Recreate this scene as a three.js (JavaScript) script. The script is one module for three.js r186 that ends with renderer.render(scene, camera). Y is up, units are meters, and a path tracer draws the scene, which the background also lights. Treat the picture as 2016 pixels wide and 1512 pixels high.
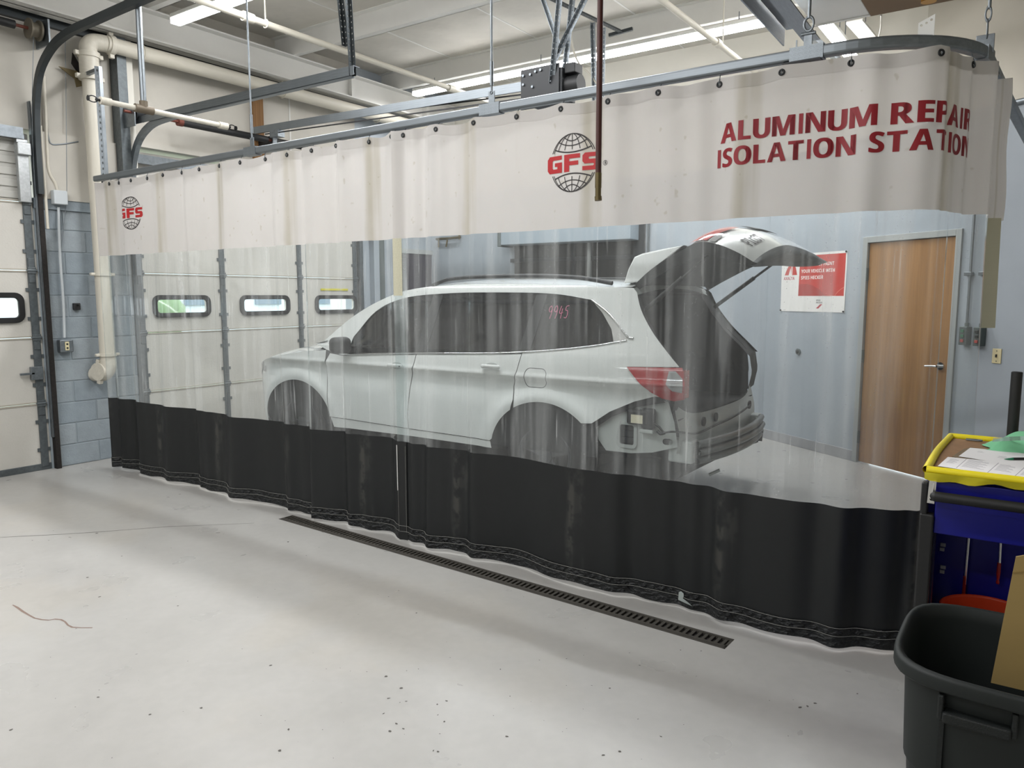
import * as THREE from 'three';
import { mergeGeometries } from 'three/addons/utils/BufferGeometryUtils.js';
import { RoundedBoxGeometry } from 'three/addons/geometries/RoundedBoxGeometry.js';
import { FontLoader } from 'three/addons/loaders/FontLoader.js';
import { RectAreaLightUniformsLib } from 'three/addons/lights/RectAreaLightUniformsLib.js';

// ---------------------------------------------------------------- camera, sky, lights, exposure
const W = 2016, H = 1512, F = 1480, EYE = 1.6, PITCH = 6.7 * Math.PI / 180, YAW = 35 * Math.PI / 180;
const scene = new THREE.Scene();
const camera = new THREE.PerspectiveCamera(2 * Math.atan(H / 2 / F) * 180 / Math.PI, W / H, 0.05, 200);
camera.position.set(0, EYE, 0);
camera.rotation.set(-PITCH, YAW, 0, 'YXZ');
camera.updateMatrixWorld(true);
const renderer = new THREE.WebGLRenderer({ antialias: true });
renderer.toneMapping = THREE.LinearToneMapping;
renderer.toneMappingExposure = 0.8;
renderer.shadowMap.enabled = true;
RectAreaLightUniformsLib.init();
scene.background = new THREE.Color(4.2, 4.5, 4.7);          // bright overcast sky outside the door windows
const LED = new THREE.Color(0.985, 0.985, 1.0);
const ROW = 88, CEIL = 4.53;
const DECK_Z = -8.85, LEFT_X = -7.45;
// rows of LED strips under the purlins: [x0, x1, y, z, share of the full output]
const LIGHT_ROWS = [[-6.65, -2.2, 4.09, -4.13, 0.9], [-6.8, -2.24, 4.19, -7.52, 0.8], [-6.3, -1.7, 4.19, -0.9, 1.35], [-4.6, -0.2, 4.19, 2.3, 0.7]];
for (const [x0, x1, y, z, q] of LIGHT_ROWS) {
  const l = new THREE.RectAreaLight(LED, ROW * q, x1 - x0, 0.11);
  l.position.set((x0 + x1) / 2, y - 0.05, z); l.rotation.x = -Math.PI / 2; scene.add(l);
}
const SIDE_LIGHT = [-1.72, 3.98, -8.45, -5.6];                // x, y, z0, z1 of the strip that runs the other way
{
  const [x, y, z0, z1] = SIDE_LIGHT, l = new THREE.RectAreaLight(LED, ROW * 0.6, 0.11, z1 - z0);
  l.position.set(x, y - 0.05, (z0 + z1) / 2); l.rotation.x = -Math.PI / 2; scene.add(l);
}

// ---------------------------------------------------------------- pixels to places
const fwd = new THREE.Vector3(-Math.sin(YAW) * Math.cos(PITCH), -Math.sin(PITCH), -Math.cos(YAW) * Math.cos(PITCH));
const rgt = new THREE.Vector3(Math.cos(YAW), 0, -Math.sin(YAW)), upv = new THREE.Vector3().crossVectors(rgt, fwd);
const ray = (px, py) => fwd.clone().addScaledVector(rgt, (px - W / 2) / F).addScaledVector(upv, -(py - H / 2) / F);
const eye = new THREE.Vector3(0, EYE, 0);
const onY = (px, py, y = 0) => { const d = ray(px, py); return eye.clone().addScaledVector(d, (y - EYE) / d.y); };
const onX = (px, py, x) => { const d = ray(px, py); return eye.clone().addScaledVector(d, x / d.x); };
const onZ = (px, py, z) => { const d = ray(px, py); return eye.clone().addScaledVector(d, z / d.z); };
const pixelX = (p) => { const v = p.clone().sub(eye); return W / 2 + F * v.dot(rgt) / v.dot(fwd); };

// ---------------------------------------------------------------- helpers
let seed = 7;
const rnd = () => { seed = (seed * 1664525 + 1013904223) >>> 0; return seed / 4294967296; };
const rr = (a, b) => a + (b - a) * rnd();
const V = (x, y, z) => new THREE.Vector3(x, y, z);
const lerp = THREE.MathUtils.lerp, clamp = THREE.MathUtils.clamp, smooth = THREE.MathUtils.smoothstep;
const names = new Map();
function numbered(n) { const k = names.get(n) || 0; names.set(n, k + 1); return k ? n + '_' + String(k).padStart(3, '0') : n; }
const things = [];
function thing(name, label, category, group) {
  const o = new THREE.Group(); o.name = numbered(name); o.userData = { label, category };
  if (group) o.userData.group = group;
  scene.add(o); things.push(o); return o;
}
function struct(name, label, category) {
  const o = new THREE.Group(); o.name = numbered(name); o.userData = { label, category, kind: 'structure' };
  scene.add(o); things.push(o); return o;
}
function part(parent, name, geo, mat, label) {
  const m = new THREE.Mesh(Array.isArray(geo) ? merge(geo) : geo, mat); m.name = name; m.castShadow = m.receiveShadow = true;
  if (label) m.userData.label = label;
  parent.add(m); return m;
}
function merge(list) {
  const g = list.map((q) => { q = q.index ? q.toNonIndexed() : q; for (const k of Object.keys(q.attributes)) if (!['position', 'normal', 'uv'].includes(k)) q.deleteAttribute(k); if (!q.attributes.uv) q.setAttribute('uv', new THREE.BufferAttribute(new Float32Array(q.attributes.position.count * 2), 2)); if (!q.attributes.normal) q.computeVertexNormals(); return q; });
  return g.length > 1 ? mergeGeometries(g) : g[0];
}
// uv in metres by the direction a face points
function metricUV(g) {
  if (g.index) g = g.toNonIndexed();
  const p = g.attributes.position, n = g.attributes.normal, uv = new Float32Array(p.count * 2);
  for (let i = 0; i < p.count; i++) {
    const ax = Math.abs(n.getX(i)), ay = Math.abs(n.getY(i)), az = Math.abs(n.getZ(i));
    const [u, v] = ay > ax && ay > az ? [p.getX(i), p.getZ(i)] : ax > az ? [p.getZ(i), p.getY(i)] : [p.getX(i), p.getY(i)];
    uv[2 * i] = u; uv[2 * i + 1] = v;
  }
  g.setAttribute('uv', new THREE.BufferAttribute(uv, 2)); return g;
}
// a box from its two corners
function bx(x0, x1, y0, y1, z0, z1, r = 0) {
  const w = Math.abs(x1 - x0), h = Math.abs(y1 - y0), d = Math.abs(z1 - z0);
  const g = r ? new RoundedBoxGeometry(w, h, d, 2, Math.min(r, w / 2.05, h / 2.05, d / 2.05)) : new THREE.BoxGeometry(w, h, d);
  g.translate((x0 + x1) / 2, (y0 + y1) / 2, (z0 + z1) / 2); return metricUV(g);
}
function rod(a, b, r, seg = 12, r2 = r) {
  const d = b.clone().sub(a), g = new THREE.CylinderGeometry(r2, r, d.length(), seg);
  g.applyQuaternion(new THREE.Quaternion().setFromUnitVectors(V(0, 1, 0), d.clone().normalize()));
  const m = a.clone().add(b).multiplyScalar(0.5); g.translate(m.x, m.y, m.z); return g;
}
function tube(pts, r, seg = 8, n, closed = false, tension = 0.5) {
  const c = new THREE.CatmullRomCurve3(pts, closed, 'centripetal', tension);
  return new THREE.TubeGeometry(c, n || pts.length * 6, r, seg, closed);
}
// a bar of rectangular section between two points; up hints which way its height goes
function bar(a, b, w, h, up = V(0, 1, 0)) {
  const d = b.clone().sub(a), L = d.length(), z = d.clone().normalize(), x = new THREE.Vector3().crossVectors(up, z).normalize(), y = new THREE.Vector3().crossVectors(z, x);
  const g = new THREE.BoxGeometry(w, h, L), mid = a.clone().add(b).multiplyScalar(0.5);
  g.applyMatrix4(new THREE.Matrix4().makeBasis(x, y, z)); g.translate(mid.x, mid.y, mid.z); return g;
}
function poly(pts, holes = []) {
  const s = new THREE.Shape(pts.map((p) => new THREE.Vector2(p[0], p[1])));
  for (const h of holes) s.holes.push(new THREE.Path(h.map((p) => new THREE.Vector2(p[0], p[1]))));
  return s;
}
function slab(pts, depth, holes = [], bevel = 0) {      // outline in x, y, thickness along z from 0
  return new THREE.ExtrudeGeometry(poly(pts, holes), { depth, bevelEnabled: bevel > 0, bevelSize: bevel, bevelThickness: bevel, bevelSegments: 2, curveSegments: 8 });
}
const rect = (x0, x1, y0, y1) => [[x0, y0], [x1, y0], [x1, y1], [x0, y1]];
function rrect(x0, x1, y0, y1, r, n = 5) {
  const o = [];
  for (const [cx, cy, a] of [[x1 - r, y0 + r, -90], [x1 - r, y1 - r, 0], [x0 + r, y1 - r, 90], [x0 + r, y0 + r, 180]])
    for (let i = 0; i <= n; i++) { const t = (a + 90 * i / n) * Math.PI / 180; o.push([cx + r * Math.cos(t), cy + r * Math.sin(t)]); }
  return o;
}
const ring = (x, y, rx, ry = rx, n = 12) => Array.from({ length: n }, (_, i) => [x + rx * Math.cos(2 * Math.PI * i / n), y + ry * Math.sin(2 * Math.PI * i / n)]);
function gridSurface(f, nu, nv, uvScale = [1, 1]) {       // f(u, v) -> Vector3, u and v from 0 to 1
  const P = [], U = [], I = [];
  for (let j = 0; j <= nv; j++) for (let i = 0; i <= nu; i++) { const p = f(i / nu, j / nv); P.push(p.x, p.y, p.z); U.push(i / nu * uvScale[0], j / nv * uvScale[1]); }
  for (let j = 0; j < nv; j++) for (let i = 0; i < nu; i++) { const a = j * (nu + 1) + i, b = a + 1, c = a + nu + 1, d = c + 1; I.push(a, b, d, a, d, c); }
  const g = new THREE.BufferGeometry();
  g.setAttribute('position', new THREE.Float32BufferAttribute(P, 3)); g.setAttribute('uv', new THREE.Float32BufferAttribute(U, 2)); g.setIndex(I); g.computeVertexNormals(); return g;
}
function piecewise(t) {                                   // smooth curve through [x, y] pairs
  return (x) => {
    if (x <= t[0][0]) return t[0][1];
    for (let i = 0; i < t.length - 1; i++) if (x <= t[i + 1][0]) {
      const [x0, y0] = t[i], [x1, y1] = t[i + 1], s = (x - x0) / (x1 - x0), h = x1 - x0;
      const m0 = i ? (y1 - t[i - 1][1]) / (x1 - t[i - 1][0]) : (y1 - y0) / h, m1 = i < t.length - 2 ? (t[i + 2][1] - y0) / (t[i + 2][0] - x0) : (y1 - y0) / h;
      return (2 * s ** 3 - 3 * s * s + 1) * y0 + (s ** 3 - 2 * s * s + s) * h * m0 + (3 * s * s - 2 * s ** 3) * y1 + (s ** 3 - s * s) * h * m1;
    }
    return t[t.length - 1][1];
  };
}

// ---------------------------------------------------------------- textures (computed, tileable)
function noiseField(n, cells, sd) {
  const k = cells, a = new Float32Array(k * k); let s = sd * 9301 + 49297;
  for (let i = 0; i < a.length; i++) { s = (s * 1664525 + 1013904223) >>> 0; a[i] = s / 4294967296; }
  return (x, y) => { const u = x / n * k, v = y / n * k, i = Math.floor(u), j = Math.floor(v); let fx = u - i, fy = v - j; fx = fx * fx * (3 - 2 * fx); fy = fy * fy * (3 - 2 * fy); const g = (p, q) => a[((q % k + k) % k) * k + ((p % k + k) % k)]; return lerp(lerp(g(i, j), g(i + 1, j), fx), lerp(g(i, j + 1), g(i + 1, j + 1), fx), fy); };
}
function fbm(n, base, oct, sd) { const fs = Array.from({ length: oct }, (_, i) => noiseField(n, base * 2 ** i, sd + i * 13)); return (x, y) => { let t = 0, w = 0.5, sum = 0; for (const f of fs) { t += w * f(x, y); sum += w; w *= 0.55; } return t / sum; }; }
function texture(n, f, repeat = [1, 1], srgb = true) {
  const d = new Uint8Array(n * n * 4);
  for (let y = 0; y < n; y++) for (let x = 0; x < n; x++) { const c = f(x, y), o = (y * n + x) * 4; for (let k = 0; k < 3; k++) d[o + k] = clamp(Math.round((Array.isArray(c) ? c[k] : c) * 255), 0, 255); d[o + 3] = 255; }
  const t = new THREE.DataTexture(d, n, n); t.wrapS = t.wrapT = THREE.RepeatWrapping; t.magFilter = THREE.LinearFilter; t.minFilter = THREE.LinearMipmapLinearFilter; t.generateMipmaps = true;
  if (srgb) t.colorSpace = THREE.SRGBColorSpace; t.repeat.set(...repeat); t.needsUpdate = true; return t;
}
function canvasTexture(w, h, draw) {
  const c = document.createElement('canvas'); c.width = w; c.height = h; draw(c.getContext('2d'), w, h);
  const t = new THREE.CanvasTexture(c); t.colorSpace = THREE.SRGBColorSpace; t.magFilter = THREE.LinearFilter; return t;
}
const mottle = (sd, lo, hi, base = 4, oct = 5, rep = [0.5, 0.5]) => { const f = fbm(256, base, oct, sd); return texture(256, (x, y) => lerp(lo, hi, f(x, y)), rep); };
const std = (color, roughness = 0.6, metalness = 0, more = {}) => new THREE.MeshStandardMaterial({ color, roughness, metalness, ...more });
const phys = (o) => new THREE.MeshPhysicalMaterial(o);

// ---------------------------------------------------------------- materials
const M = {};
{
  const a = fbm(1024, 4, 6, 3), b = fbm(1024, 16, 4, 8), c = fbm(1024, 90, 2, 4);
  const floorMap = texture(1024, (x, y) => { const t = 0.93 + 0.05 * a(x, y) + 0.03 * b(x, y) - 0.03 * c(x, y), w = smooth(a(y, x), 0.52, 0.7) * 0.025; return [t, t - 0.004 - w * 0.3, t - 0.010 - w * 0.8]; }, [0.3, 0.3]);
  const floorRough = texture(1024, (x, y) => 0.5 + 0.35 * b(x, y) + 0.15 * a(x, y), [0.3, 0.3], false);
  M.floor = std(0xafaeab, 0.42, 0, { map: floorMap, roughnessMap: floorRough });
  M.cream = std(0xccc8be, 0.75, 0, { map: mottle(11, 0.84, 1.0), bumpMap: mottle(31, 0, 1, 3, 3, [0.6, 0.6]), bumpScale: 0.012 });
  M.deck = std(0xd4d0c6, 0.8, 0, { map: mottle(12, 0.82, 1.0, 4, 5, [0.4, 0.4]), bumpMap: mottle(33, 0, 1, 6, 4, [0.5, 0.5]), bumpScale: 0.02 });
  M.whiteWall = std(0xdcd9cf, 0.8, 0, { map: mottle(13, 0.94, 1.0) });
  M.upperWall = std(0xbdb8ac, 0.8, 0, { map: mottle(14, 0.92, 1.0) });
  M.blueWall = std(0xa7afb6, 0.55, 0, { map: mottle(15, 0.93, 1.0) });
  M.block = [0x919ba1, 0x8d989f, 0x959ea3].map((c2, i) => std(c2, 0.6, 0, { map: mottle(16 + i, 0.9, 1.0, 8, 4, [2, 2]), bumpMap: mottle(36, 0, 1, 32, 3, [3, 3]), bumpScale: 0.002 }));
  M.mortar = std(0x98a2a8, 0.8);
  M.plainWall = std(0xc4c2ba, 0.85);
  M.steelPaint = std(0xdcdbd6, 0.55, 0, { map: mottle(17, 0.92, 1.0) });
  M.galv = std(0x8f969b, 0.42, 0.85, { map: mottle(19, 0.8, 1.0, 16, 4, [3, 3]) });
  M.galvBright = std(0xc3c7c8, 0.34, 0.8, { map: mottle(20, 0.85, 1.0, 16, 4, [4, 4]) });
  M.galvDull = std(0x70777a, 0.5, 0.6, { map: mottle(21, 0.8, 1.0, 16, 4, [3, 3]) });
  M.darkTrack = std(0x3f4446, 0.5, 0.6);
  M.rustTrack = std(0x2c2724, 0.8, 0.2, { map: mottle(22, 0.6, 1.0, 16, 4, [4, 4]) });
  M.whitePipe = std(0xd2cdbf, 0.5, 0, { map: mottle(23, 0.9, 1.0, 6, 4, [2, 2]) });
  M.redPipe = std(0x4f2620, 0.5, 0.1, { map: mottle(24, 0.75, 1.0, 16, 4, [6, 6]) });
  M.brass = std(0x7b6e4c, 0.42, 0.7, { map: mottle(25, 0.7, 1.0, 24, 3, [9, 9]) });
  M.black = std(0x191a1b, 0.55); M.blackSteel = std(0x232527, 0.45, 0.3); M.rubber = std(0x161616, 0.8);
  M.chrome = std(0xd9dadb, 0.14, 1); M.redShaft = std(0x6b3a2f, 0.55, 0.3);
  M.white = std(0xe8e8e4, 0.6); M.beige = std(0xcbc8b0, 0.7, 0, { map: mottle(26, 0.9, 1, 32, 3, [8, 8]) });
  M.doorPanel = std(0xd0cdc5, 0.5, 0, { map: mottle(27, 0.86, 1.0, 3, 6, [0.45, 0.45]), bumpMap: mottle(39, 0, 1, 60, 2, [2, 2]), bumpScale: 0.001 });
  M.jointStrip = std(0xa9a396, 0.6); M.jamb = std(0xb7ad98, 0.8, 0, { map: mottle(28, 0.55, 1, 8, 5, [3, 0.5]) });
  const g1 = fbm(512, 6, 5, 61), g2 = fbm(512, 30, 3, 67);
  const woodTex = (lo, hi, rep) => texture(512, (x, y) => { const t = g1(x * 4, y * 0.35) * 0.7 + 0.3 * g2(x * 5, y * 0.25); return [0, 1, 2].map((k) => lerp(lo[k], hi[k], t)); }, rep);
  M.oak = std(0xffffff, 0.5, 0, { map: woodTex([0.48, 0.335, 0.195], [0.72, 0.545, 0.345], [0.55, 0.4]) });
  M.pine = std(0xffffff, 0.8, 0, { map: woodTex([0.36, 0.25, 0.14], [0.60, 0.45, 0.28], [4, 0.6]) });
  M.ply = std(0x7d6449, 0.8, 0, { map: mottle(29, 0.85, 1.0) });
  M.hardboard = std(0x9b744f, 0.75, 0, { map: mottle(30, 0.9, 1.0, 16, 3, [3, 3]) });
  M.cardboard = std(0x9a8350, 0.85, 0, { map: mottle(40, 0.9, 1.0, 4, 4, [2, 2]) });
  M.glassDark = std(0x0a0b0c, 0.06);
  M.pane = phys({ color: 0xffffff, roughness: 0.02, transmission: 1, thickness: 0, ior: 1.45 });
  M.carWhite = phys({ color: 0xd9dcda, roughness: 0.3, clearcoat: 1, clearcoatRoughness: 0.06 });
  M.carInner = std(0xa9aeab, 0.45); M.carDark = std(0x1e2021, 0.75); M.trimGrey = std(0x36383a, 0.7, 0, { map: mottle(41, 0.8, 1, 8, 4, [3, 3]) });
  M.linerDark = std(0x232425, 0.9, 0, { map: mottle(42, 0.7, 1, 8, 4, [2, 2]) });
  M.lampRed = std(0xa60a10, 0.12);
  M.lampClear = phys({ color: 0x9b9c9d, roughness: 0.1, metalness: 0.3, clearcoat: 1 });
  M.lens = new THREE.MeshStandardMaterial({ color: 0xffffff, emissive: LED, emissiveIntensity: 26, roughness: 0.5 });
  M.fixture = std(0xd8d8d4, 0.5, 0.1);
  M.textRed = std(0x8e1622, 0.5); M.logoRed = std(0xb3161c, 0.45); M.inkBlack = std(0x2b2727, 0.6);
  M.blue = std(0x0b1078, 0.38, 0.1); M.yellow = std(0xf0de1c, 0.5); M.tapeYellow = std(0xe6da30, 0.55);
  M.canPlastic = std(0x101817, 0.62, 0, { bumpMap: mottle(43, 0, 1, 64, 2, [8, 8]), bumpScale: 0.0008, map: mottle(44, 0.75, 1, 5, 4, [2, 2]) });
  M.orange = std(0xc23a0c, 0.5); M.clothGreen = std(0x7fc79a, 0.95, 0, { bumpMap: mottle(45, 0, 1, 64, 2, [20, 20]), bumpScale: 0.001 });
  M.thread = std(0x8f8f8a, 0.8);
  M.ivory = std(0xd2c79f, 0.5); M.greyBox = std(0x6b7372, 0.5, 0.3); M.paleBox = std(0xb9bfc2, 0.55);
  M.frameGrey = std(0xa4a7a5, 0.5); M.cove = std(0x9a9b9d, 0.6); M.chip = std(0x55524d, 0.8); M.scuff = std(0xa8a59b, 0.7); M.crack = std(0x7c6a60, 0.9);
}

// ================================================================ the room
const RZ = 4.2, RX = 2.1, WT = 0.25;
// wall on the diagonal with the wooden door: local u along the wall, y up, w out of the wall towards the room
const RA = V(-2.502, 0, -8.528), RD = V(0.8306, 0, 0.5569).normalize(), RN = V(-0.5569, 0, 0.8306).normalize();
const diagM = new THREE.Matrix4().makeBasis(RD, V(0, 1, 0), RN).setPosition(RA);
const diag = (g) => g.applyMatrix4(diagM);

// floor with the slot of the trench drain
const drainA = V(-4.40, 0, -3.412), drainB = V(-1.075, 0, -3.288), DW = 0.06;
{
  const f = struct('floor', 'pale grey painted concrete floor with chips and scuffs', 'floor');
  const d = drainB.clone().sub(drainA).normalize(), n = V(-d.z, 0, d.x);
  const cor = [[drainA, -1], [drainB, -1], [drainB, 1], [drainA, 1]].map(([p, s]) => p.clone().addScaledVector(n, s * DW)).map((p) => [p.x, -p.z]);
  const g = new THREE.ExtrudeGeometry(poly(rect(LEFT_X - WT, RX + 3, -RZ - 0.2, 9.3), [cor]), { depth: 0.16, bevelEnabled: false });
  g.rotateX(-Math.PI / 2); g.translate(0, -0.16, 0);
  part(f, 'slab', metricUV(g), M.floor);
  part(f, 'trench_bottom', bar(drainA.clone().setY(-0.15), drainB.clone().setY(-0.15), 2 * DW, 0.02), M.floor, 'bottom of the drain channel');
  // saw-cut joint, crack, chips and scuffs lying in the paint
  const flat = (pts, y = 0.0006) => { const q = new THREE.ShapeGeometry(poly(pts.map((p) => [p.x, -p.z]))); q.rotateX(-Math.PI / 2); q.translate(0, y, 0); return q; };
  const ribbon = (px, w) => { const c = px.map(([x, y]) => onY(x, y)), L = [], R = []; c.forEach((p, i) => { const a = c[Math.max(0, i - 1)], b = c[Math.min(c.length - 1, i + 1)], t = b.clone().sub(a).normalize(), k = w * rr(0.5, 1.1); L.push(p.clone().add(V(-t.z, 0, t.x).multiplyScalar(k))); R.push(p.clone().add(V(t.z, 0, -t.x).multiplyScalar(k))); }); const g2 = []; for (let i = 0; i < c.length - 1; i++) g2.push(flat([L[i], L[i + 1], R[i + 1], R[i]])); return g2; };
  part(f, 'floor_joint', ribbon([[0, 1058], [60, 1055], [120, 1052], [185, 1048], [250, 1043], [330, 1037], [430, 1033], [500, 1030]], 0.0035), M.chip, 'thin saw-cut joint across the floor');
  const crk = [[25, 1191], [34, 1196], [45, 1204], [57, 1211], [68, 1217], [82, 1220], [96, 1221], [108, 1219], [120, 1220], [128, 1224], [134, 1231], [142, 1235], [160, 1236], [182, 1236]];
  part(f, 'crack', ribbon(crk, 0.0055), M.crack, 'jagged brownish crack in the floor paint');
  const chip = (px, py, r) => { const c = onY(px, py), n2 = 7, a0 = rr(0, 6), e = rr(0.45, 1), ang = rr(0, 3.1); return flat(Array.from({ length: n2 }, (_, i) => { const t = a0 + i / n2 * 2 * Math.PI, q = r * rr(0.6, 1.1), u = q * Math.cos(t), v = q * e * Math.sin(t); return V(c.x + u * Math.cos(ang) - v * Math.sin(ang), 0, c.z + u * Math.sin(ang) + v * Math.cos(ang)); }), 0.0008); };
  const chips = [];
  for (const [x, y, r] of [[172, 1137, 9], [190, 1050, 11], [196, 1175, 8], [240, 1095, 6], [96, 1064, 5], [64, 1064, 5], [350, 1193, 6], [533, 1310, 9], [295, 1407, 6], [193, 1373, 6], [396, 1394, 6], [22, 1437, 9], [760, 1332, 8], [765, 1375, 8], [790, 1355, 10], [800, 1381, 5], [755, 1405, 6], [780, 1425, 8], [794, 1435, 6], [767, 1440, 7], [861, 1387, 5], [879, 1380, 6], [862, 1408, 4], [875, 1421, 6], [866, 1445, 4], [998, 1450, 6], [1004, 1371, 4], [1188, 1487, 8], [1220, 1480, 6], [1256, 1416, 4], [1301, 1450, 5], [862, 1480, 6], [853, 1478, 5], [985, 1318, 5], [1165, 1350, 4], [567, 1067, 9], [628, 1078, 5], [603, 1094, 4], [820, 1207, 6], [785, 1163, 4], [765, 1175, 4], [1115, 1297, 4], [1062, 1300, 4], [1200, 1355, 5], [1259, 1310, 5], [1340, 1280, 4], [1380, 1282, 5], [1575, 1393, 11], [1590, 1391, 8], [1605, 1385, 7], [1688, 1366, 5], [568, 1436, 8], [551, 1478, 7], [150, 1238, 4], [105, 1045, 5]]) chips.push(chip(x, y, r * 0.0011));
  for (let i = 0; i < 120; i++) { const x = rr(20, 1700), y = rr(1050, 1500); const p = onY(x, y); if (p.z > -3.2) chips.push(chip(x, y, rr(0.001, 0.0035))); }
  part(f, 'paint_chips', chips, M.chip, 'small dark chips and specks in the paint').userData.kind = 'stuff';
  const scuffs = [];
  for (const [x, y, r] of [[255, 1172, 7], [340, 1155, 4], [137, 1018, 8], [780, 1165, 8], [875, 1167, 5], [1000, 1225, 4], [1090, 1215, 4], [1250, 1245, 4], [1120, 1250, 4]]) scuffs.push(chip(x, y, r * 0.0011));
  part(f, 'scuffs', scuffs, std(0xbab6aa, 0.5), 'pale worn scuff marks').userData.kind = 'stuff';
}
// trench drain grate: frame rails and bars
{
  const t = thing('trench_drain_grate', 'long narrow dirty slotted drain grate set in the floor before the curtain', 'drain');
  const d = drainB.clone().sub(drainA).normalize(), n = V(-d.z, 0, d.x), L = drainA.distanceTo(drainB);
  const grime = std(0x4f4b44, 0.85, 0.1, { map: mottle(50, 0.6, 1, 16, 4, [6, 6]) });
  const at = (u, w, y) => drainA.clone().addScaledVector(d, u).addScaledVector(n, w).setY(y);
  for (const s of [-1, 1]) part(t, 'frame_rail', bar(at(0, s * (DW - 0.008), -0.006), at(L, s * (DW - 0.008), -0.006), 0.016, 0.014), grime);
  for (const u of [0.006, L - 0.006]) part(t, 'end_rail', bar(at(u, -DW, -0.006), at(u, DW, -0.006), 0.012, 0.014), grime);
  part(t, 'spine', bar(at(0, 0.031, -0.004), at(L, 0.031, -0.004), 0.02, 0.01), grime);
  const N = 104, slat = new RoundedBoxGeometry(0.017, 0.014, 2 * DW - 0.04, 1, 0.003); slat.rotateY(Math.atan2(-n.x, n.z) * -1 + 0.0);
  for (let i = 0; i < N; i++) { const m = part(t, 'slat', slat, grime); m.position.copy(at(0.03 + (L - 0.06) * i / (N - 1), -0.006, -0.008)); m.position.y += (i % 26 === 0 ? 0.001 : 0); }
}

// ---------------------------------------------------------------- left wall with the two overhead doors
const D1 = [-3.17, -0.12], D2 = [-7.08, -4.06], DTOP = 3.06;
{
  const w = struct('wall_left', 'wall of the two overhead doors, blue-grey block pier below cream facing', 'wall');
  const x0 = LEFT_X - WT, x1 = LEFT_X;
  part(w, 'block_pier', bx(x0, x1 - 0.006, 0, 2.43, D2[1], D1[0]), M.mortar);
  part(w, 'end_pier', bx(x0, x1, 0, 4.53, -9.1, D2[0]), M.blueWall);
  part(w, 'front_length', bx(x0, x1, 0, 4.53, D1[1], RZ), M.plainWall);
  part(w, 'header', bx(x0, x1, DTOP, 4.53, D2[0], D1[1]), M.cream);
  part(w, 'pier_facing', bx(x0, x1 + 0.03, 2.47, DTOP, D2[1] + 0.02, D1[0] - 0.03), M.cream, 'cream wrinkled insulation facing');
  part(w, 'pier_ledge', bx(x0, x1 + 0.02, 2.38, 2.47, D2[1], D1[0]), M.block[1]);
  // concrete blocks of the pier, running bond
  const bh = 0.2, bl = 0.4;
  for (let r = 0; r < 12; r++) {
    const y0 = r * bh + 0.005, y1 = Math.min(2.38, (r + 1) * bh - 0.005), off = r % 2 ? 0 : bl / 2;
    for (let k = -1; k < 4; k++) {
      const z1 = Math.min(D1[0] - 0.07, D1[0] + 0.02 - off - k * bl + 0.14), z0 = Math.max(D2[1] + 0.01, D1[0] + 0.02 - off - (k + 1) * bl + 0.01 + 0.14);
      if (z1 - z0 > 0.03) part(w, 'block', bx(x1 - 0.03, x1 - 0.001 + 0.003 * rnd(), y0, y1, z0, z1, 0.004), M.block[(r * 5 + k + 9) % 3]);
    }
  }
  // facing seams and the projecting cream ledge over the second door
  part(w, 'facing_seam', bx(x1, x1 + 0.006, 3.1, 4.02, -6.05, -6.03), M.steelPaint);
  part(w, 'door_ledge', bx(x1, x1 + 0.07, 3.06, 3.11, D2[0] - 0.05, D2[1] - 0.02), M.cream);
  part(w, 'upper_girt', bx(x1, x1 + 0.05, 3.98, 4.06, -8.85, RZ), M.darkTrack);
  // steel column stubs beside the first pipe and near the corner
  part(w, 'column', bx(x1, x1 + 0.14, 2.5, 4.03, -4.02, -3.93), M.galvDull);
  part(w, 'column', bx(x1, x1 + 0.1, 2.5, 4.03, -4.10, -4.04), M.whiteWall);
  part(w, 'column', bx(x1, x1 + 0.12, 2.6, 4.03, -8.30, -8.0), M.steelPaint);
  part(w, 'column', bx(x1 + 0.12, x1 + 0.14, 2.6, 4.03, -8.12, -8.05), M.white); part(w, 'column', bx(x1 + 0.12, x1 + 0.14, 2.6, 4.03, -8.62, -8.55), M.white);
  // torn hole in the facing behind the big pipe
  const hx = x1 + 0.032;
  const flap = (pts) => { const g = slab(pts.map(([px, py]) => { const p = onX(px, py, hx); return [p.z, p.y]; }), 0.012); g.rotateY(-Math.PI / 2); g.translate(hx + 0.012, 0, 0); return g; };
  part(w, 'torn_hole', flap([[142, 104], [160, 135], [158, 152], [140, 125]]), M.rustTrack, 'dark tear in the cream facing');
  part(w, 'torn_hole', flap([[115, 131], [158, 142], [160, 170], [150, 172], [146, 155]]), std(0x6a5e42, 0.9), 'dark tear showing yellowish insulation');
  // opening in the end pier
  part(w, 'dark_opening', bx(x1 - 0.01, x1 + 0.01, 0.9, 2.2, -8.83, -7.8), std(0x322c38, 0.5), 'dark purple-grey window near the corner');
  part(w, 'opening_frame', [bx(x1, x1 + 0.03, 2.2, 2.26, -8.9, -7.74), bx(x1, x1 + 0.03, 0.9, 2.2, -7.8, -7.74)], M.frameGrey);
  part(w, 'pilaster', bx(x1, x1 + 0.08, 0, 3.0, -7.4, -7.3), M.blueWall); part(w, 'pilaster', bx(x1, x1 + 0.02, 0, 3.0, -7.56, -7.4), M.greyBox);
}
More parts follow.
